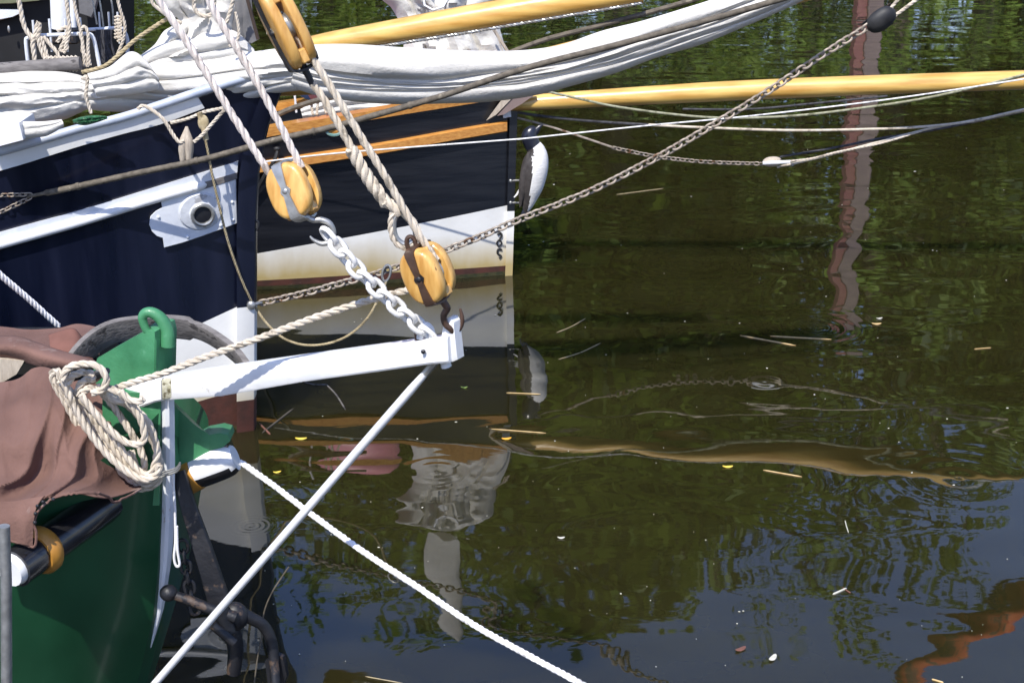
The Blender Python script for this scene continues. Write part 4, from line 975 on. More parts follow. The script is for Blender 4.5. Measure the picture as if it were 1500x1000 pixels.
for i, (pts) in enumerate(([(134, -10), (138, 14), (142, 36)], [(144, -10), (149, 20), (152, 44)], [(161, -10), (165, 14), (166, 36)])):
    simple('dark_stay', 'thin grey wire stay above the rear pin rail, %s of three' % ('left', 'middle', 'right')[i], 'stay', pts, prY + .6, .006, M['galv'], group='wires at the rear pin rail')
mb = MB()
for i in range(9):
    x = 142 + i * 2.6; mb.tube(catmull([PY(a, b, prY + .56) for a, b in ((x, 44), (x - 2 + i % 3, 62), (x + 4 - i % 2 * 5, 78), (x + 8, 92))], 4), .008, 6)
tag(mb.build('dark_rope_bundle', M['rope_black']), 'bundle of dark hanging ropes between the two pin rails', 'rope bundle')
mb = MB(); A_, Bq = PY(-30, 104, UY - .02), PY(118, 93, UY - .02); mb.tube([A_, Bq], .042, 14)
tag(mb.build('grey_beam', M['grey_wood']), 'round grey timber beam above the left end of the furled jib', 'beam')
simple('hanging_gear', 'white lashed shackle hanging left of the large wooden block', 'shackle', [(372, -8), (382, 8), (389, 24), (394, 50)], 9.0, .014, M['bleached'])

# ================================================================== GREEN BOAT (foreground)
GY = 6.0
stem_img = [(241, 545), (243, 600), (243, 680), (242, 750), (237, 830), (229, 900), (213, 966), (196, 1030), (180, 1090)]
sp = [PY(x, y, GY) for x, y in stem_img]
tip = PY(655, 515, 5.3); root_ = PY(243, 573, GY)
hdir = (tip - root_); hdir.z = 0; hdir.normalize()
near = V(hdir.y, -hdir.x, 0)
gz = sorted([(p.z, (p - sp[0]).dot(V(1, 0, 0)) / hdir.x) for p in sp])
def stem_pt(z):
    s_ = pl(gz, max(z, gz[0][0] - .3)); return V(sp[0].x, GY, z) + V(hdir.x, hdir.y, 0) * s_
gb = thing('green_boat', 'green bow of a small working boat, hull coloured dark for shade, with a white stem band', 'boat', stem_pt(0))
def gpt(L, z, side=1, off=0.0):
    fl = 1 - .28 * max(0, (1.2 - z)) / 1.2
    b = 1.12 * fl * (1 - math.exp(-L / .42)) + .035 + off
    return stem_pt(z) - V(hdir.x, hdir.y, 0) * L + near * b * side
mb = MB(); NZ, NL = 16, 44
Ls = [0] + [3.6 * (i / NL) ** 1.8 for i in range(1, NL + 1)]
zs = [lerp(-.3, 1.62, j / NZ) for j in range(NZ + 1)]
for side in (1, -1):
    rings = [[gpt(L, lerp(-.3, 1.36 + .28 * math.exp(-L / .13) - (0 if side > 0 else .12), j / NZ), side) for j in range(NZ + 1)] for L in Ls]
    if side < 0: rings = [r[::-1] for r in rings]
    mb.loft(rings, closed=False, cap=False)
mb.loft([[gpt(0, z, 1), gpt(0, z, -1)] for z in zs], closed=False, cap=False)
gh = mb.build('hull', M['green_shade'], gb)
# white stem band
mb = MB(); rings = []
for i in range(31):
    z = lerp(PY(213, 966, GY).z, root_.z + .03, i / 30); w2 = .026 * min(1, ((i + .3) / 13) ** .7); p = stem_pt(z)
    q = w2 / .026; rings.append([p + near * w2 - hdir * .03, p + near * w2 + hdir * .02 * q, p + near * w2 * .6 + hdir * .032 * q, p - near * w2 * .6 + hdir * .032 * q, p - near * w2 + hdir * .02 * q, p - near * w2 - hdir * .03])
mb.loft(rings); sb_ = mb.build('stem_band', mat('rust_streaked_white', (.66, .68, .72), (.76, .77, .79), .4, 6, bump=.002, bscale=30, c3=(.22, .09, .03), c3lo=.62, c3scale=7, stretch=(1, 1, .35)), gb); sb_['label'] = 'white painted stem band with rust weeping at its edge'
# bulwark / stemhead
mb = MB()
face = [(143, 524), (180, 503), (205, 489), (216, 484), (226, 486), (229, 500), (228, 560), (226, 585), (170, 595), (120, 590)]
Fp = [PY(x, y, GY - .02 + (229 - x) * .0022) for x, y in face]
mb.prism(Fp[::-1], V(.05, .16, 0))
right = [(227, 486), (240, 478), (248, 490), (252, 510), (253, 535), (246, 580), (226, 588)]
mb.prism([PY(x, y, GY - .02 + max(0, x - 227) * .004) for x, y in right], V(-.04, .08, 0), bev=.004)
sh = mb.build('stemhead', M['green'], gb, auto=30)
mb = MB(); P = catmull([PY(x, y, GY + .03) for x, y in ((221, 492), (214, 482), (210, 472), (209, 464), (214, 458), (223, 458), (233, 464), (241, 474), (246, 488), (246, 506))], 6)
mb.tube(P, [.0165 + .016 * (i / len(P)) ** 1.5 for i in range(len(P))], 12)
mb.build('ring_lug', M['green'], sh)
# lower green bulwark under the white arm, running to the near side
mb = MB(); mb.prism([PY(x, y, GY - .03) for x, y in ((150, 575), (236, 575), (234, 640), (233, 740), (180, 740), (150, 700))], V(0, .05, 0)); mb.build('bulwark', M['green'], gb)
# fairlead on the far side of the stem
yf = GY + .22
mb = MB(); q = [[PY(x, y, yy) for x, y, yy in r] for r in (
    [(252, 585, GY + .05), (256, 590, GY + .12), (262, 700, GY + .1), (252, 700, GY + .03)],
    [(262, 600, yf - .1), (272, 604, yf), (276, 688, yf - .02), (262, 690, yf - .1)],
    [(285, 622, yf - .1), (296, 628, yf), (300, 674, yf), (284, 680, yf - .1)],
    [(306, 636, yf - .08), (318, 640, yf), (320, 664, yf), (306, 670, yf - .08)])]
mb.loft(q); wp = mb.build('fairlead_web', M['green'], gb, auto=25)
mb = MB(); mb.prism([PY(x, y, yf - .08) for x, y in ((284, 648), (300, 638), (322, 634), (334, 637), (337, 646), (326, 655), (290, 664))], V(0, .12, .0), bev=.006); mb.build('fairlead_flange', M['green'], gb)
mb = MB(); mb.tube([PY(276, 678, yf - .03), PY(290, 668, yf - .03), PY(318, 658, yf - .03), PY(337, 650, yf - .03)], [.05, .048, .046, .042], 12); mb.build('fairlead_seat', M['blackgloss'], gb)
mb = MB(); A_, Bq = PY(286, 690, yf - .06), PY(345, 670, yf - .06); P = [A_.lerp(Bq, i / 8) for i in range(9)]
mb.tube(P, [.075, .077, .077, .076, .075, .074, .072, .068, .055], 18)
for k, f in enumerate(mb.f):
    z = sum((mb.v[i].z for i in f)) / len(f); cx = sum((mb.v[i].x for i in f)) / len(f)
    t = (cx - A_.x) / (Bq.x - A_.x); zc = lerp(A_.z, Bq.z, t); mb.m[k] = 1 if z < zc - .022 + .012 * noise.noise(V(cx * 40, k, 0)) else 0
fp = mb.build('hawse_pipe', [M['white'], M['blackgloss']], gb)
mb = MB(); mb.tube([PY(266, 662, yf - .02), PY(272, 690, yf - .05), PY(284, 712, yf - .04)], [.03, .05, .03], 10); mb.tube([PY(272, 698, yf - .06), PY(288, 690, yf - .06)], .080, 16); mb.build('pipe_collar', M['ochre'], gb)
# black tube with ochre ring and white end, near side
A_, Bq = PY(8, 842, GY - .62), PY(190, 712, GY + .05); d = (Bq - A_).normalized()
at = thing('anchor_pipe', 'black pipe with an ochre collar and white mouth on the green hull', 'pipe', A_)
mb = MB(); mb.tube([A_ + d * .05, Bq], .078, 18); mb.build('tube', M['blackgloss'], at)
mb = MB(); q = A_ + d * .165; mb.tube([q, q + d * .02, q + d * .05, q + d * .07], [.088, .100, .100, .085], 20); mb.build('collar', M['ochre'], at)
mb = MB(); q = A_ + d * .02; mb.tube([q, q + d * .02, q + d * .15], [.06, .066, .07], 18); mb.build('mouth', M['white_clean'], at)
mb = MB(); mb.tube([PY(6, 770, GY - .8), PY(9, 850, GY - .8), PY(10, 1100, GY - .8)], .021, 10)
tag(mb.build('grey_fender_rope', M['galv']), 'thick grey painted pole standing upright at the left edge', 'pole')

# white arm (short steel bowsprit) with lug, stay rod
ar = thing('white_bumpkin', 'white painted steel bumpkin arm reaching from the green bow over the water', 'bumpkin', root_)
adir = (tip - root_).normalized(); aup = (V(0, 0, 1) - adir * adir.z).normalized(); asd = adir.cross(aup)   # asd towards camera-ish
if asd.y > 0: asd = -asd
def beam(mb, pts, mi=0):
    rings = []
    for (top, bot, Yc, hwid) in pts:
        a, b = PY(*top, Yc), PY(*bot, Yc); c = [a - asd * 0, b]
        rings.append([a + asd * hwid * .85, a + asd * hwid + (b - a) * .08, b + asd * hwid - (b - a) * .08, b + asd * hwid * .85, b - asd * hwid, a - asd * hwid])
    mb.loft(rings, mi=mi)
mb = MB(); beam(mb, [((247, 549), (247, 583), GY - .03, .03), ((330, 537), (330, 577), 5.86, .03), ((450, 520), (450, 556), 5.66, .03), ((560, 505), (560, 541), 5.46, .03), ((640, 493), (638, 530), 5.32, .03), ((662, 490), (664, 528), 5.29, .03)])
ab = mb.build('beam', M['white_clean'], ar, auto=30)
mb = MB(); beam(mb, [((653, 482), (650, 531), 5.32, .024), ((655, 469), (653, 530), 5.315, .024), ((659, 464), (659, 529), 5.31, .024), ((665, 464), (668, 527), 5.30, .024), ((669, 470), (675, 524), 5.295, .022)])
mb.build('end_lug', M['white'], ar, auto=30)
# clamp where the arm meets the stem, tail towards the left
mb = MB(); beam(mb, [((176, 571), (178, 592), GY + .08, .02), ((190, 566), (196, 604), GY + .04, .03), ((215, 556), (212, 594), GY, .035), ((236, 551), (236, 585), GY - .03, .04), ((246, 550), (246, 583), GY - .03, .04)])
mb.build('heel', M['white'], ar, auto=30)
mb = MB(); mb.tube([PY(244, 566, GY - .075), PY(262, 563, GY - .085)], .045, 6); 
mb = MB(); beam(mb, [((245, 552), (246, 582), GY - .036, .033), ((258, 549), (259, 580), GY - .045, .033)]); mb.build('mossy_joint', mat('lichen_stained_paint', (.36, .34, .22), (.55, .53, .42), .8, 30, bump=.003, c3=(.12, .10, .05), c3lo=.55, c3scale=14), ar)
mb = MB(); mb.ell(PY(620, 515, 5.3) + V(0, 0, 0), V(.009, 0, 0), V(0, .006, 0), V(0, 0, .009), 10, 6); mb.build('pin_hole', M['blackgloss'], ar)
mb = MB(); mb.tube([PY(612, 497, 5.36), PY(611, 485, 5.36)], .012, 8); mb.build('rusty_eye', M['iron'], ar)
mb = MB(); cc = PY(625, 487, 5.34); mb.tube(catmull([PY(615, 496, 5.34), PY(617, 482, 5.34), PY(625, 476, 5.34), (PY(632, 484, 5.34)), PY(633, 499, 5.34)], 5), .0125, 8); mb.build('eye', M['white'], ar)
mb = MB(); mb.tube([PY(652, 530, 5.33), PY(654, 537, 5.33)], [.018, .02], 10); mb.build('bolt_head', M['white'], ar)
br = thing('bobstay_rod', 'straight white steel rod from the bumpkin end down to the green bow', 'rod', PY(225, 1000, 5.9))
A_ = PY(634, 534, 5.35); Bq = stem_pt(.12) + hdir * .03
# rod passes through the pixel line (634,534)-(228,1000): choose its foot on that line
Bq = PY(170, 1066, 5.95)
mb = MB(); mb.tube([A_, A_.lerp(Bq, .03), A_.lerp(Bq, .06), A_.lerp(Bq, .7), Bq], [.010, .014, .0165, .0165, .0165], 12); mb.build('rod', M['white_clean'], br)
mb = MB(); q1, q2 = A_.lerp(Bq, -.012), A_.lerp(Bq, .02); mb.tube([q1, q2], .014, 8); mb.build('rod_end', M['galv'], br)

# grey curved rail behind the stemhead
mb = MB(); P = catmull([PY(x, y, yy) for x, y, yy in ((100, 545, 6.5), (128, 510, 6.55), (160, 488, 6.6), (200, 480, 6.65), (245, 478, 6.68), (290, 484, 6.66), (325, 503, 6.6), (352, 526, 6.5), (372, 556, 6.4))], 7)
rings = []
for i, p in enumerate(P):
    t = frames(P)[i][0]; u = V(0, -.35, .93); sdv = t.cross(u).normalized(); u = sdv.cross(t).normalized(); 
    hw = .058 if i < 34 else .042
    rings.append([p + u * hw * a + sdv * .016 * b for a, b in ((-1, -.8), (-.8, -1), (.8, -1), (1, -.8), (1, .8), (.8, 1), (-.8, 1), (-1, .8))])
mb.loft(rings); tag(mb.build('curved_rail', M['grey_wood']), 'weathered grey curved timber rail arching behind the green stemhead', 'rail')

# ------------------------------------------------------------------ brown tarpaulin
rows = [  # each row: pixel points left to right with depth (Y)
 [(-60, 566, 6.25), (20, 558, 6.2), (50, 540, 6.18), (75, 541, 6.15), (96, 560, 6.1), (128, 556, 6.1), (150, 568, 6.1)],
 [(-60, 610, 6.0), (20, 596, 6.0), (60, 588, 6.0), (90, 596, 5.95), (112, 606, 5.93), (140, 618, 5.95), (168, 625, 6.0)],
 [(-60, 660, 5.85), (20, 650, 5.82), (60, 648, 5.8), (92, 650, 5.78), (118, 658, 5.8), (150, 664, 5.86), (186, 672, 5.92)],
 [(-60, 710, 5.74), (20, 704, 5.72), (60, 698, 5.70), (92, 696, 5.68), (122, 702, 5.72), (160, 706, 5.8), (206, 702, 5.9)],
 [(-60, 750, 5.52), (10, 744, 5.50), (38, 738, 5.49), (75, 728, 5.50), (112, 723, 5.52), (158, 730, 5.60), (206, 716, 5.82)]]
def clothgrid(mb, rows, subu=10, subv=10, amp=.03, sc=3.0, seed=0, fold=None):
    G = []
    R_ = [[PY(*p) for p in r] for r in rows]
    cols = [catmull([r[k] for r in R_], subv) for k in range(len(R_[0]))]
    for i in range(len(cols[0])):
        G.append(catmull([c[i] for c in cols], subu))
    n, m = len(G), len(G[0])
    for i in range(n):
        for j in range(m):
            p = G[i][j]; q = V(p.x * sc, p.z * sc * .8 + p.x * 1.5, seed)
            a = noise.noise(q); b_ = noise.noise(q * 2.3 + V(3, 1, 0))
            o = amp * (1 - abs(a) * 2.6) + amp * .45 * (1 - abs(b_) * 2.4)
            if fold: o += fold(i / (n - 1), j / (m - 1))
            tc = (C0 - p).normalized(); G[i][j] = p + tc * o
    mb.loft(G, closed=False, cap=False); return G
def cfold(v, u):
    # diagonal drapes running from the coil down to the left
    s_ = u * 1.0 + v * .75
    w1 = noise.noise(V(u * 2, v * 2, 7)) * 1.6
    a = 1 - abs(math.sin(s_ * 5.2 + .4 + w1)) ** .85 * 2
    b = 1 - abs(math.sin(u * 7.5 + v * 2.6 + 1.7 + w1)) ** .8 * 2
    return .075 * a * (.25 + .9 * v) * min(1, 1.6 * (1 - v) + .35) + .035 * b * (.2 + v)
tp = thing('brown_tarpaulin', 'faded red brown canvas tarpaulin draped over the green bow', 'tarpaulin', PY(60, 760, 5.7))
mb = MB(); clothgrid(mb, rows, 34, 36, .034, 4.5, 2, cfold); o = mb.build('main_sheet', M['tarp'], tp); 
sol = o.modifiers.new('t', 'SOLIDIFY'); sol.thickness = .006; sol.offset = -1
# hanging corner at the lower left with its laced edge
mb = MB(); clothgrid(mb, [[(-60, 738, 5.50), (-10, 736, 5.49), (20, 734, 5.49), (45, 730, 5.48), (66, 726, 5.47)], [(-60, 765, 5.46), (-10, 764, 5.45), (20, 762, 5.45), (40, 758, 5.44), (52, 750, 5.44)], [(-60, 792, 5.45), (-10, 789, 5.44), (20, 794, 5.44), (38, 798, 5.44), (48, 801, 5.44)]], 10, 10, .012, 5, 8)
o = mb.build('hanging_corner', M['tarp'], tp); sol = o.modifiers.new('t', 'SOLIDIFY'); sol.thickness = .006; sol.offset = -1
mb = MB(); P = catmull([PY(x, y, 5.43 + max(0, x - 130) * .0045) for x, y in ((206, 716), (170, 735), (160, 728), (142, 722), (112, 722), (84, 727), (66, 738), (54, 752), (50, 768), (53, 780), (50, 800), (30, 795), (-10, 788), (-60, 790))], 8)
P = [p + V(0, 0, .006 * noise.noise(V(i * .9, 0, 1))) for i, p in enumerate(P)]
mb.tube(P, .0055, 6); mb.build('hem', M['tarp'], tp)
mb = MB()
for (x, y) in ((55, 741), (63, 735), (78, 731), (52, 752), (51, 765)): mb.ell(PY(x, y, 5.42), V(.008, 0, 0), V(0, .006, 0), V(0, 0, .008), 8, 6)
mb.build('eyelet', M['dark_iron'], tp)
# upper folds
mb = MB(); clothgrid(mb, [[(-60, 478, 7.2), (0, 480, 7.15), (40, 484, 7.1), (85, 482, 7.1), (115, 476, 7.1), (150, 483, 7.05)], [(-60, 495, 6.95), (0, 496, 6.9), (40, 500, 6.9), (85, 500, 6.9), (118, 496, 6.85), (150, 498, 6.8)], [(-60, 512, 6.8), (0, 508, 6.8), (40, 512, 6.8), (85, 516, 6.8), (120, 518, 6.75), (146, 520, 6.7)]], 9, 9, .02, 4, 4, lambda v, u: -.06 * math.sin(v * 3.14))
o = mb.build('back_fold', M['tarp'], tp); sol = o.modifiers.new('t', 'SOLIDIFY'); sol.thickness = .008
mb = MB(); clothgrid(mb, [[(72, 492, 6.74), (96, 484, 6.74), (108, 483, 6.74), (116, 492, 6.72), (124, 502, 6.7)], [(74, 508, 6.64), (96, 506, 6.64), (112, 506, 6.62), (124, 514, 6.6), (134, 524, 6.58)], [(76, 524, 6.55), (100, 526, 6.55), (116, 528, 6.5), (128, 532, 6.5), (137, 540, 6.5)]], 7, 7, .008, 6, 6)
o = mb.build('raised_flap', M['tarp_dark'], tp); sol = o.modifiers.new('t', 'SOLIDIFY'); sol.thickness = .008
mb = MB(); clothgrid(mb, [[(-60, 490, 6.6), (0, 494, 6.58), (30, 496, 6.55), (60, 506, 6.5), (90, 516, 6.45), (120, 524, 6.4), (138, 530, 6.4)], [(-60, 508, 6.48), (0, 508, 6.46), (30, 510, 6.44), (60, 520, 6.4), (90, 528, 6.36), (120, 532, 6.34), (138, 534, 6.34)], [(-60, 524, 6.5), (0, 524, 6.48), (30, 528, 6.46), (60, 536, 6.4), (80, 540, 6.38), (108, 542, 6.34), (132, 540, 6.34)]], 9, 9, .012, 5, 9, lambda v, u: .03 * math.sin(v * 3.14))
o = mb.build('front_fold', M['tarp'], tp); sol = o.modifiers.new('t', 'SOLIDIFY'); sol.thickness = .008
mb = MB(); mb.prism([PY(x, y, 6.42) for x, y in ((-60, 530), (0, 526), (36, 528), (24, 548), (0, 562), (-60, 570))], V(0, .2, .0), bev=.008)
tag(mb.build('pale_timber', M['bleached']), 'pale weathered timber end showing under the tarpaulin fold', 'timber')
mb = MB(); mb.prism([PY(x, y, 6.75) for x, y in ((-70, 520), (140, 520), (150, 600), (-70, 640))], V(0, .4, 0)); mb.build('gap_shade_fill', M['void'], tp)  # black block added as the shaded gap beneath the folds

# belaying pin and big rope coil
bp_ = thing('belaying_pin', 'dark belaying pin holding the beige rope coil', 'belaying pin', PY(150, 560, GY - .15))
mb = MB(); mb.tube([PY(118, 562, GY - .02), PY(135, 553, GY - .12), PY(150, 546, GY - .2), PY(157, 543, GY - .23)], [.010, .026, .017, .013], 12); mb.build('pin', M['blackgloss'], bp_)
coil = MB(); CY = GY - .12
loops = [
 [(118, 560), (112, 545), (128, 533), (146, 538), (157, 552), (156, 566), (146, 574), (132, 572)],
]
def lp(pts, y, r=.0150, closed=False, jit=0): coil.rope(catmull([PY(x + random.uniform(-jit, jit), yy + random.uniform(-jit, jit), y + 0.0) for x, yy in pts], 8, closed), r, pitch=.12, ns=7)
random.seed(12)
lp([(92, 556), (98, 540), (118, 533), (140, 535), (153, 547), (156, 560), (148, 572), (134, 575)], CY - .16)
lp([(100, 562), (106, 550), (122, 545), (138, 548)], CY - .13)
lp([(120, 575), (132, 568), (146, 574), (155, 566)], CY - .12)
lp([(112, 578), (118, 562), (128, 556), (140, 555)], CY - .10)
# long hanging loops
for k in range(5):
    f = k / 4
    L_ = [(77 + 14 * f, 548 + 3 * k), (82 + 7.5 * k, 566 + 4 * k), (96 + 9.5 * k, 590 + 2 * k), (118 + 10 * k, 630), (146 + 9.5 * k, 666), (172 + 8 * k, 694 - 1 * k), (200 + 5 * k, 714 - 5 * k), (224 + k, 712 - 9 * k), (236 - 1.5 * k, 696 - 10 * k), (233 - 3.5 * k, 670 - 12 * k), (220 - 4 * k, 636 - 8 * k), (200 - 3 * k, 606 - 5 * k), (178 - 3 * k, 586), (158 - 4 * k, 572 - 2 * k)]
    lp(L_, CY + .02 - .028 * k, jit=.6)
lp([(80, 560), (76, 548), (84, 543), (92, 556), (108, 592), (128, 628), (156, 664), (188, 692), (214, 702), (230, 694), (234, 680)], CY - .13)
lp([(150, 568), (170, 572), (188, 588), (205, 612), (212, 640), (204, 650), (186, 648), (166, 634), (140, 606), (118, 578)], CY - .15)
lp([(150, 576), (162, 590), (178, 612), (196, 640), (208, 664), (212, 682), (206, 690), (198, 680), (192, 660)], CY - .05)
lp([(176, 572), (188, 584), (202, 588), (210, 583)], CY - .17)
tag(coil.build('rope_coil', M['rope']), 'large hanging coil of beige rope on the green bow beside the tarpaulin', 'rope coil')
mb = MB()
for q in (-3, 0, 3): mb.tube(catmull([PY(x, y + q, GY - .25 + .05 * abs(q) / 3) for x, y in ((222, 700), (240, 694), (258, 688), (264, 680))], 4), .004, 5)
tag(mb.build('wire_seizing', M['galv']), 'thin wire seizing tying the coil foot to the white stem band', 'wire')
simple('small_line', 'thin white looped line hanging along the right of the white stem band', 'line', [(252, 690), (256, 740), (257, 790), (255, 815), (258, 828), (263, 826), (260, 805), (259, 770)], GY - .12, .0055, M['rope_white'])
# hauling part from lower block to the belaying pin
simple('hauling_rope', 'taut beige rope running from the lower right block to the rope coil', 'rope', [(170, 568), (200, 558), (240, 546), (300, 523), (380, 495), (470, 462), (540, 440), (600, 424)], lambda x: lerp(GY - .2, 5.42, (x - 170) / 430), .0142, M['rope'], rope=True, pitch=.12)

# ------------------------------------------------------------------ blocks and tackle
def block(name, label, c, axis, nrm, ln, wd, th, gap, hook=None, strapm='iron', pin='dark_iron'):
    axis = axis.normalized(); nrm = (nrm - axis * axis.dot(nrm)).normalized(); sdv = axis.cross(nrm).normalized()
    t = thing(name, label, 'block', c)
    N = 32
    def ring(o, s, s2=None):
        out = []
        for k in range(N):
            a = 2 * math.pi * k / N; ca, sa = math.cos(a), math.sin(a); e = 2 / 2.5
            x = math.copysign(abs(ca) ** e, ca) * wd / 2 * s; y = math.copysign(abs(sa) ** e, sa) * ln / 2 * (s2 or s)
            out.append(c + nrm * o + sdv * x + axis * y)
        return out
    for sg in (1, -1):
        g = gap / 2; mb = MB()
        rr = [ring(sg * g, .95), ring(sg * (g + th * .08), .99), ring(sg * (g + th * .45), 1.0), ring(sg * (g + th * .74), .975), ring(sg * (g + th * .92), .92), ring(sg * (g + th * 1.0), .82), ring(sg * (g + th * 1.03), .45)]
        if sg < 0: rr = [r[::-1] for r in rr]
        mb.loft(rr); mb.build('cheek', M['block_wood'], t)
    for sg in (1, -1):     # chocks closing the shell at head and foot
        mb = MB(); mb.box(c + axis * sg * ln * .375, sdv * wd * (.33 if sg < 0 else .36), axis * ln * .085, nrm * gap * .56, bev=.004); mb.build('chock', M['block_wood'], t)
    mb = MB(); rs = min(wd, ln) * .36
    prof = [(gap * .42, rs), (gap * .2, rs * .88), (-gap * .2, rs * .88), (-gap * .42, rs)]
    mb.loft([[c + nrm * o + (sdv * math.cos(2 * math.pi * k / 24) + axis * math.sin(2 * math.pi * k / 24)) * r for k in range(24)] for o, r in prof]); mb.build('sheave', M['galv'], t)
    # iron strap over both faces and the foot
    T = gap / 2 + th * 1.03; P = []
    for y, o in ((-.51, .6), (-.475, .98), (-.42, 1.04), (-.2, 1.06), (0, 1.06), (.2, 1.06), (.42, 1.04), (.475, .98), (.52, .55)): P.append(c + axis * ln * y + nrm * T * o)
    for y, o in ((.535, 0), (.52, -.55), (.475, -.98), (.42, -1.04), (.2, -1.06), (0, -1.06), (-.2, -1.06), (-.42, -1.04), (-.475, -.98), (-.51, -.6), (-.53, 0)): P.append(c + axis * ln * y + nrm * T * o)
    rings = []; n = len(P)
    for i in range(n):
        tt = (P[(i + 1) % n] - P[(i - 1) % n]).normalized(); u = sdv.cross(tt).normalized(); yy = abs((P[i] - c).dot(axis)) / (ln / 2)
        hw = wd * (.062 + .070 * yy)
        rings.append([P[i] + sdv * hw + u * .004, P[i] + sdv * hw - u * .004, P[i] - sdv * hw - u * .004, P[i] - sdv * hw + u * .004])
    mb = MB(); mb.loft(rings, loop=True); st = mb.build('strap', M[strapm], t)
    mb = MB()
    for sg in (1, -1):
        q = c + nrm * sg * T * 1.06; mb.ell(q, sdv * .013, axis * .013, nrm * .008, 12, 8)
        mb.prism([q - nrm * sg * .004 + (sdv * math.cos(a) + axis * math.sin(a)) * .021 for a in [2 * math.pi * k / 6 for k in range(6)]], nrm * sg * .005)
    mb.build('pin', M[pin], st)
    return t, axis, nrm, sdv
def hookmesh(pts, rad, m, par, name='hook'):
    mb = MB(); P = catmull(pts, 7); n = len(P); mb.tube(P, [pl(rad, i / (n - 1)) for i in range(n)], 10); return mb.build(name, m, par)
TY = 5.30
# left lower block (hooked to the white chain)
cA = PY(431, 279, TY + .05); axA = PY(446, 318, TY + .02) - PY(417, 241, TY + .08)
tA, a1, n1, s1 = block('wooden_block', 'oval wooden block with steel strap hooked to the white chain', cA, axA, V(-.42, -.86, .30), .200, .158, .040, .034, strapm='galv', pin='galv')
tA.children[-1]  # (strap is the child before the pin)
hookmesh([PY(x, y, TY + .02) for x, y in ((448, 317), (459, 322), (470, 322), (482, 327), (488, 340), (484, 353), (472, 357), (460, 352), (454, 346))], [(0, .012), (.15, .011), (.5, .0115), (.8, .009), (1, .003)], M['galv'], tA)
# right lower block
cB = PY(627, 400, TY - .02); axB = PY(642, 440, TY - .02) - PY(609, 360, TY)
tB, a2, n2, s2 = block('wooden_block', 'oval wooden block with rusty strap hooked into the end of the white bumpkin', cB, axB, V(-.52, -.80, .28), .205, .150, .044, .040)
hookmesh([PY(x, y, TY - .02) for x, y in ((644, 434), (652, 446), (655, 452), (650, 462), (652, 474), (660, 482))] + [PY(666, 488, TY), PY(674, 478, TY + .02), PY(677, 466, TY + .02), PY(674, 452, TY + .02)], [(0, .014), (.2, .013), (.5, .011), (.8, .011), (1, .004)], M['iron'], tB)
mb = MB(); mb.tube(catmull([PY(x, y, TY - .02) for x, y in ((600, 368), (596, 358), (597, 349), (603, 347), (608, 354), (609, 366))], 5), .0085, 8); mb.build('shackle', M['iron'], tB)
# upper block
cC = PY(418, 40, TY - .02); axC = PY(446, 96, TY) - PY(392, -14, TY)
tC, a3, n3, s3 = block('wooden_block', 'large varnished wooden block seen edge on at the top of the ropes', cC, axC, V(-.90, -.44, -.05), .285, .145, .036, .026, strapm='dark_iron')
mb = MB(); mb.tube([PY(441, 92, TY), PY(452, 112, TY), PY(458, 126, TY)], [.014, .012, .010], 8); mb.build('becket', M['dark_iron'], tC)
# ropes
simple('tackle_rope', 'left pale rope running down to the oval block with the steel strap', 'rope', [(222, -20), (235, 4), (262, 44), (305, 112), (345, 176), (397, 258)], TY + .06, .0140, M['rope_pink'], rope=True, pitch=.125, group='tackle ropes')
simple('tackle_rope', 'second pale rope from the left, reaching the right side of the steel strapped block', 'rope', [(300, -12), (318, 24), (362, 96), (402, 168), (442, 246)], TY + .04, .0140, M['rope_pink'], rope=True, pitch=.125, group='tackle ropes')
simple('tackle_rope', 'pale rope from the upper block slot to the right side of the rusty strapped block', 'rope', [(424, 30), (436, 52), (456, 84), (482, 124), (526, 196), (570, 268), (610, 338), (640, 382)], TY - .03, .0140, M['rope'], rope=True, pitch=.125, group='tackle ropes')
sp_ = thing('spliced_rope', 'pale rope with a thick splice and metal thimble above the rusty strapped block', 'rope', PY(590, 360, TY))
mb = MB(); mb.rope(catmull([PY(x, y, TY) for x, y in ((458, 122), (478, 152), (500, 190), (520, 226))], 8), .0142, pitch=.115); mb.build('standing_part', M['rope'], sp_)
mb = MB(); mb.rope(catmull([PY(x, y, TY) for x, y in ((514, 218), (530, 246), (548, 274), (566, 298))], 8), .0235, pitch=.105); mb.rope(catmull([PY(x, y, TY - .01) for x, y in ((564, 294), (578, 304), (586, 312))], 8), .02, pitch=.09); mb.build('splice', M['rope'], sp_)
Pe = catmull([PY(x, y, TY - .01) for x, y in ((582, 302), (574, 318), (573, 336), (578, 352), (590, 362), (604, 361), (613, 350), (611, 334), (600, 318), (588, 306))], 6)
mb = MB(); mb.rope(Pe, .0125, pitch=.09); mb.build('eye', M['rope'], sp_)
cen = sum(Pe, V(0, 0, 0)) / len(Pe); mb = MB(); mb.tube([p.lerp(cen, .22) for p in Pe], .0095, 8); mb.build('thimble', M['galv'], sp_)
# white chain
mb = MB(); mb.chain([PY(482, 346, TY + .01), PY(520, 392, TY + .01), PY(570, 440, TY + .02), PY(626, 488, TY + .04)], .0505, .0245, .0098, tw=.75, n=9)
tag(mb.build('white_chain', M['chain_white']), 'short heavy white painted chain between block hook and bumpkin eye', 'chain')

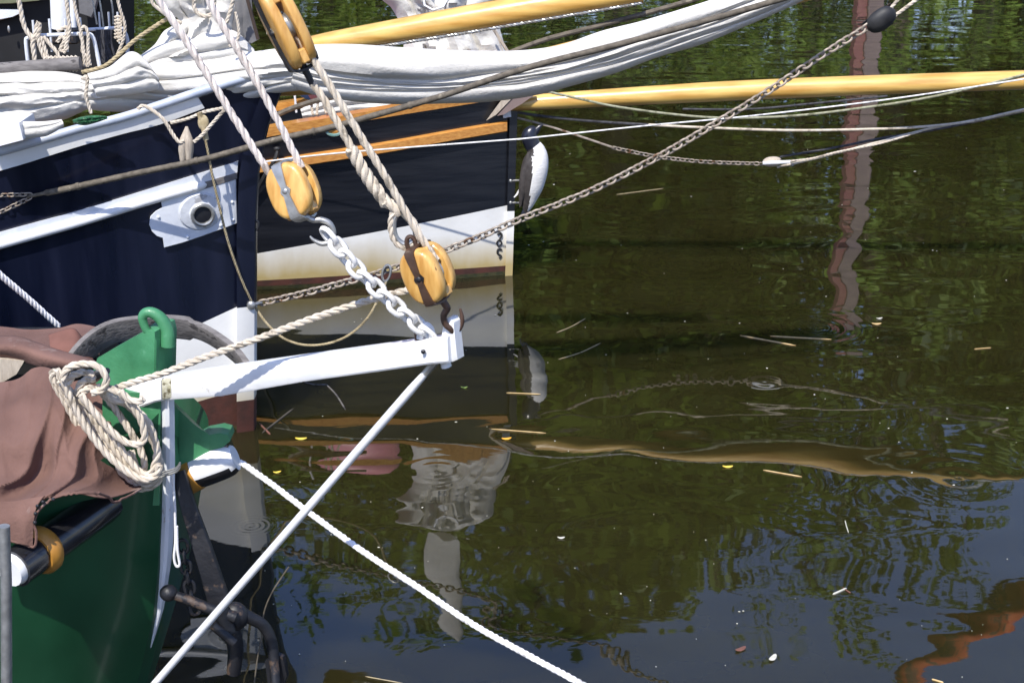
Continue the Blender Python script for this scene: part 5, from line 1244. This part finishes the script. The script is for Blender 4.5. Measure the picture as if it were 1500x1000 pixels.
# white ropes to the quay
simple('mooring_rope', 'thick white twisted mooring rope from the fairlead across the water to the lower right', 'rope', [(352, 676), (400, 710), (450, 748), (530, 806), (610, 858), (690, 912), (770, 957), (850, 1000), (930, 1044)], lambda x: lerp(GY + .1, 4.9, (x - 352) / 580), .0130, M['rope_white'], rope=True, pitch=.075)
simple('mooring_rope', 'white twisted rope crossing the blue hull to the edge of the tarpaulin', 'rope', [(-60, 345), (0, 402), (42, 438), (86, 478)], lambda x: lerp(7.0, 7.3, (x + 60) / 146), .0155, M['rope_white'], rope=True, pitch=.075)

# ------------------------------------------------------------------ anchor
an = thing('anchor', 'black painted iron anchor with ball ended stock hanging at the green bow', 'anchor', PY(335, 960, GY - .1))
ay_ = GY - .02
mb = MB()
P = [PY(262, 690, ay_ + .1), PY(276, 740, ay_ + .05), PY(296, 800, ay_), PY(315, 860, ay_ - .02), PY(330, 910, ay_ - .04)]
mb.strip(catmull(P, 4), [.055 + .003 * i for i in range(17)], .03, V(0, 1, .1)); mb.build('shank', M['dark_iron'], an)
mb = MB(); P = catmull([PY(x, y, ay_ - .1) for x, y in ((245, 868), (275, 878), (310, 892), (345, 904))], 4); mb.tube(P, [.019 + .0006 * i for i in range(len(P))], 10); mb.ell(PY(247, 868, ay_ - .1), V(.038, 0, 0), V(0, .036, 0), V(0, 0, .036), 16, 12)
mb.build('stock', M['dark_iron'], an)
mb = MB(); P = catmull([PY(x, y, yy) for x, y, yy in ((340, 890, ay_ - .04), (366, 904, ay_ - .02), (386, 916, ay_), (398, 940, ay_), (402, 975, ay_ - .02), (404, 1010, ay_ - .06))], 5); mb.tube(P, [.03 - .0004 * i for i in range(len(P))], 10)
P = catmull([PY(x, y, ay_ - .04) for x, y in ((322, 896, ), (338, 920), (345, 950), (342, 985))], 5) ; mb.tube(P, [.045 - .001 * i for i in range(len(P))], 10)
mb.build('arms', M['dark_iron'], an)
mb = MB(); P = [PY(312, 915, ay_ - .14), PY(330, 930, ay_ - .14), PY(343, 941, ay_ - .14)]; mb.tube(P, .02, 10); mb.build('bill', M['dark_iron'], an)
mb = MB(); mb.ell(PY(344, 902, ay_ - .04), V(.06, 0, 0), V(0, .05, 0), V(0, 0, .065), 14, 10); mb.tube([PY(322 + 0, 890, ay_ - .1), PY(334, 925, ay_ - .1)], .036, 10); mb.build('crown', M['dark_iron'], an)
mb = MB(); mb.prism([PY(x, y, ay_) for x, y in ((388, 968), (398, 955), (414, 962), (420, 990), (410, 1015), (392, 1000))], V(.01, .03, 0), bev=.008); mb.build('fluke', M['dark_iron'], an)
simple('anchor_lanyard', 'thin brown line hanging beside the anchor', 'line', [(423, 830), (412, 846), (396, 872), (386, 900), (384, 930), (377, 965), (372, 1005)], GY + .35, .0035, M['rope_dark'])
mb = MB(); mb.chain([PY(268, 800, ay_ + .08), PY(275, 850, ay_ + .06), PY(285, 890, ay_ + .04)], .045, .02, .008); tag(mb.build('anchor_chain', M['dark_iron']), 'short dark chain behind the anchor shank', 'chain')

# ------------------------------------------------------------------ floating debris
random.seed(40)
def stick(name, label, a, b, r, m, cat='reed stem', bend=.0, group='dry stems floating on the water'):
    A, B = W(*a, z=.004), W(*b, z=.004); c = A.lerp(B, .5) + V(0, bend, 0); mb = MB()
    r *= .6; mb.tube(catmull([A, c, B], 4), [r * .4] + [r] * 7 + [r * .3], 6); return tag(mb.build(name, m), label, cat, group)
SG = 'dry stems floating on the water'
stick('floating_reed', 'pale dry reed stem, upper of the crossing pair right of centre', (1128, 492), (1218, 497), .008, M['reed'])
stick('floating_reed', 'pale dry reed stem, lower of the crossing pair right of centre', (1084, 491), (1166, 506), .008, M['reed'])
stick('floating_reed', 'short reed stem alone right of the blue sky glints', (1427, 511), (1452, 509), .006, M['reed'])
stick('floating_reed', 'faint reed stem under the bobstay chain', (903, 285), (972, 276), .006, M['rope_tan'])
stick('floating_reed', 'thin bent twig right of the bird reflection', (815, 487), (858, 466), .005, M['rope_tan'], bend=-.03)
stick('floating_reed', 'thin forked twig below the bent twig', (818, 526), (880, 502), .005, M['rope_tan'], bend=-.04)
stick('floating_reed', 'reddish stem under the bird reflection', (742, 575), (792, 577), .006, M['reed'])
stick('floating_reed', 'long straight stem at the root of the bowsprit reflection', (720, 628), (800, 634), .006, M['reed'])
stick('floating_reed', 'dry stem lying on the golden bowsprit reflection', (1118, 688), (1175, 698), .007, M['reed'])
stick('floating_reed', 'pale short stick low in the dark tree reflection', (1220, 870), (1240, 861), .010, M['speck'])
stick('floating_reed', 'curled thin stem above the pale short stick', (1238, 762), (1243, 780), .005, M['speck'], bend=.02)
stick('floating_reed', 'red brown short stem beside the pale short stick', (1234, 860), (1246, 868), .006, M['tarp_dark'])
stick('floating_reed', 'stem near the lower right picture edge', (1365, 994), (1382, 999), .008, M['reed'])
stick('floating_reed', 'faint straw under the lower middle of the picture', (535, 990), (590, 1000), .004, M['rope_tan'])
stick('floating_twig', 'dark forked twig against the blue stem, left arm', (384, 634), (430, 598), .012, M['bark'], 'twig')
stick('floating_twig', 'dark forked twig against the blue stem, right arm', (380, 620), (396, 636), .011, M['tarp_dark'], 'twig')
stick('floating_twig', 'pale crooked branch in the dark hull reflection', (444, 559), (478, 563), .009, M['grey_wood'], 'twig', -.03)
stick('floating_twig', 'pale crooked branch in the dark hull reflection, lower limb', (478, 563), (506, 600), .009, M['grey_wood'], 'twig', .04)
def leaf(label, x, y, s, m, ang=0.0):
    c = W(x, y, z=.006); mb = MB(); pts = []
    for k in range(10):
        a = 2 * math.pi * k / 10; u, v = math.cos(a) * s, math.sin(a) * s * .42
        pts.append(c + V(u * math.cos(ang) - v * math.sin(ang), u * math.sin(ang) + v * math.cos(ang), .004 * math.cos(2 * a)))
    mb.prism(pts, V(0, 0, .003)); return tag(mb.build('floating_leaf', m), label, 'leaf', 'leaves floating on the water')
leaf('bright yellow leaf floating below the green fairlead at left', 441, 642, .040, M['leaf_yellow'])
leaf('small yellow green leaf near the white rod', 406, 691, .026, M['leaf_yellow'], .3)
leaf('orange leaf floating above the white sail reflection', 742, 642, .034, mat('orange_leaf', (.75, .35, .03), (.8, .45, .06), .6, 20), .2)
leaf('tan round leaf at the foot of the pile reflection', 1284, 474, .040, M['reed'])
leaf('pale sliver of leaf above the tan round leaf', 1288, 466, .028, M['speck'], .2)
leaf('white feather like flake in the blue reflection', 1132, 963, .035, M['speck'], 1.0)
leaf('tiny green leaf in the dark hull reflection', 680, 567, .026, mat('green_leaf', (.2, .3, .06), (.3, .4, .1), .6, 20))
leaf('brown leaf at the bottom beside the blue reflection', 1085, 950, .034, M['tarp_dark'], .6)
leaf('pale flake left of the dark tree reflection', 822, 787, .022, M['speck'])
leaf('yellow flake on the golden reflection', 1066, 683, .034, M['leaf_yellow'])
mb = MB()
for i in range(130):
    x, y = random.uniform(380, 1490), random.uniform(200, 995); c = W(x, y, z=.003); s = random.choice((.002, .0025, .003, .004, .006)) * (c.y / 9)
    a = random.uniform(0, 3); 
    mb.ell(c, V(math.cos(a), math.sin(a), 0) * s * random.uniform(1, 1.6), V(-math.sin(a), math.cos(a), 0) * s, V(0, 0, .002), 6, 4)
tag(mb.build('floating_specks', M['speck']), 'scatter of tiny pale seeds and flecks floating on the river', 'specks', kind='stuff')
print('objects', len(bpy.data.objects), 'verts', sum(len(m.vertices) for m in bpy.data.meshes))
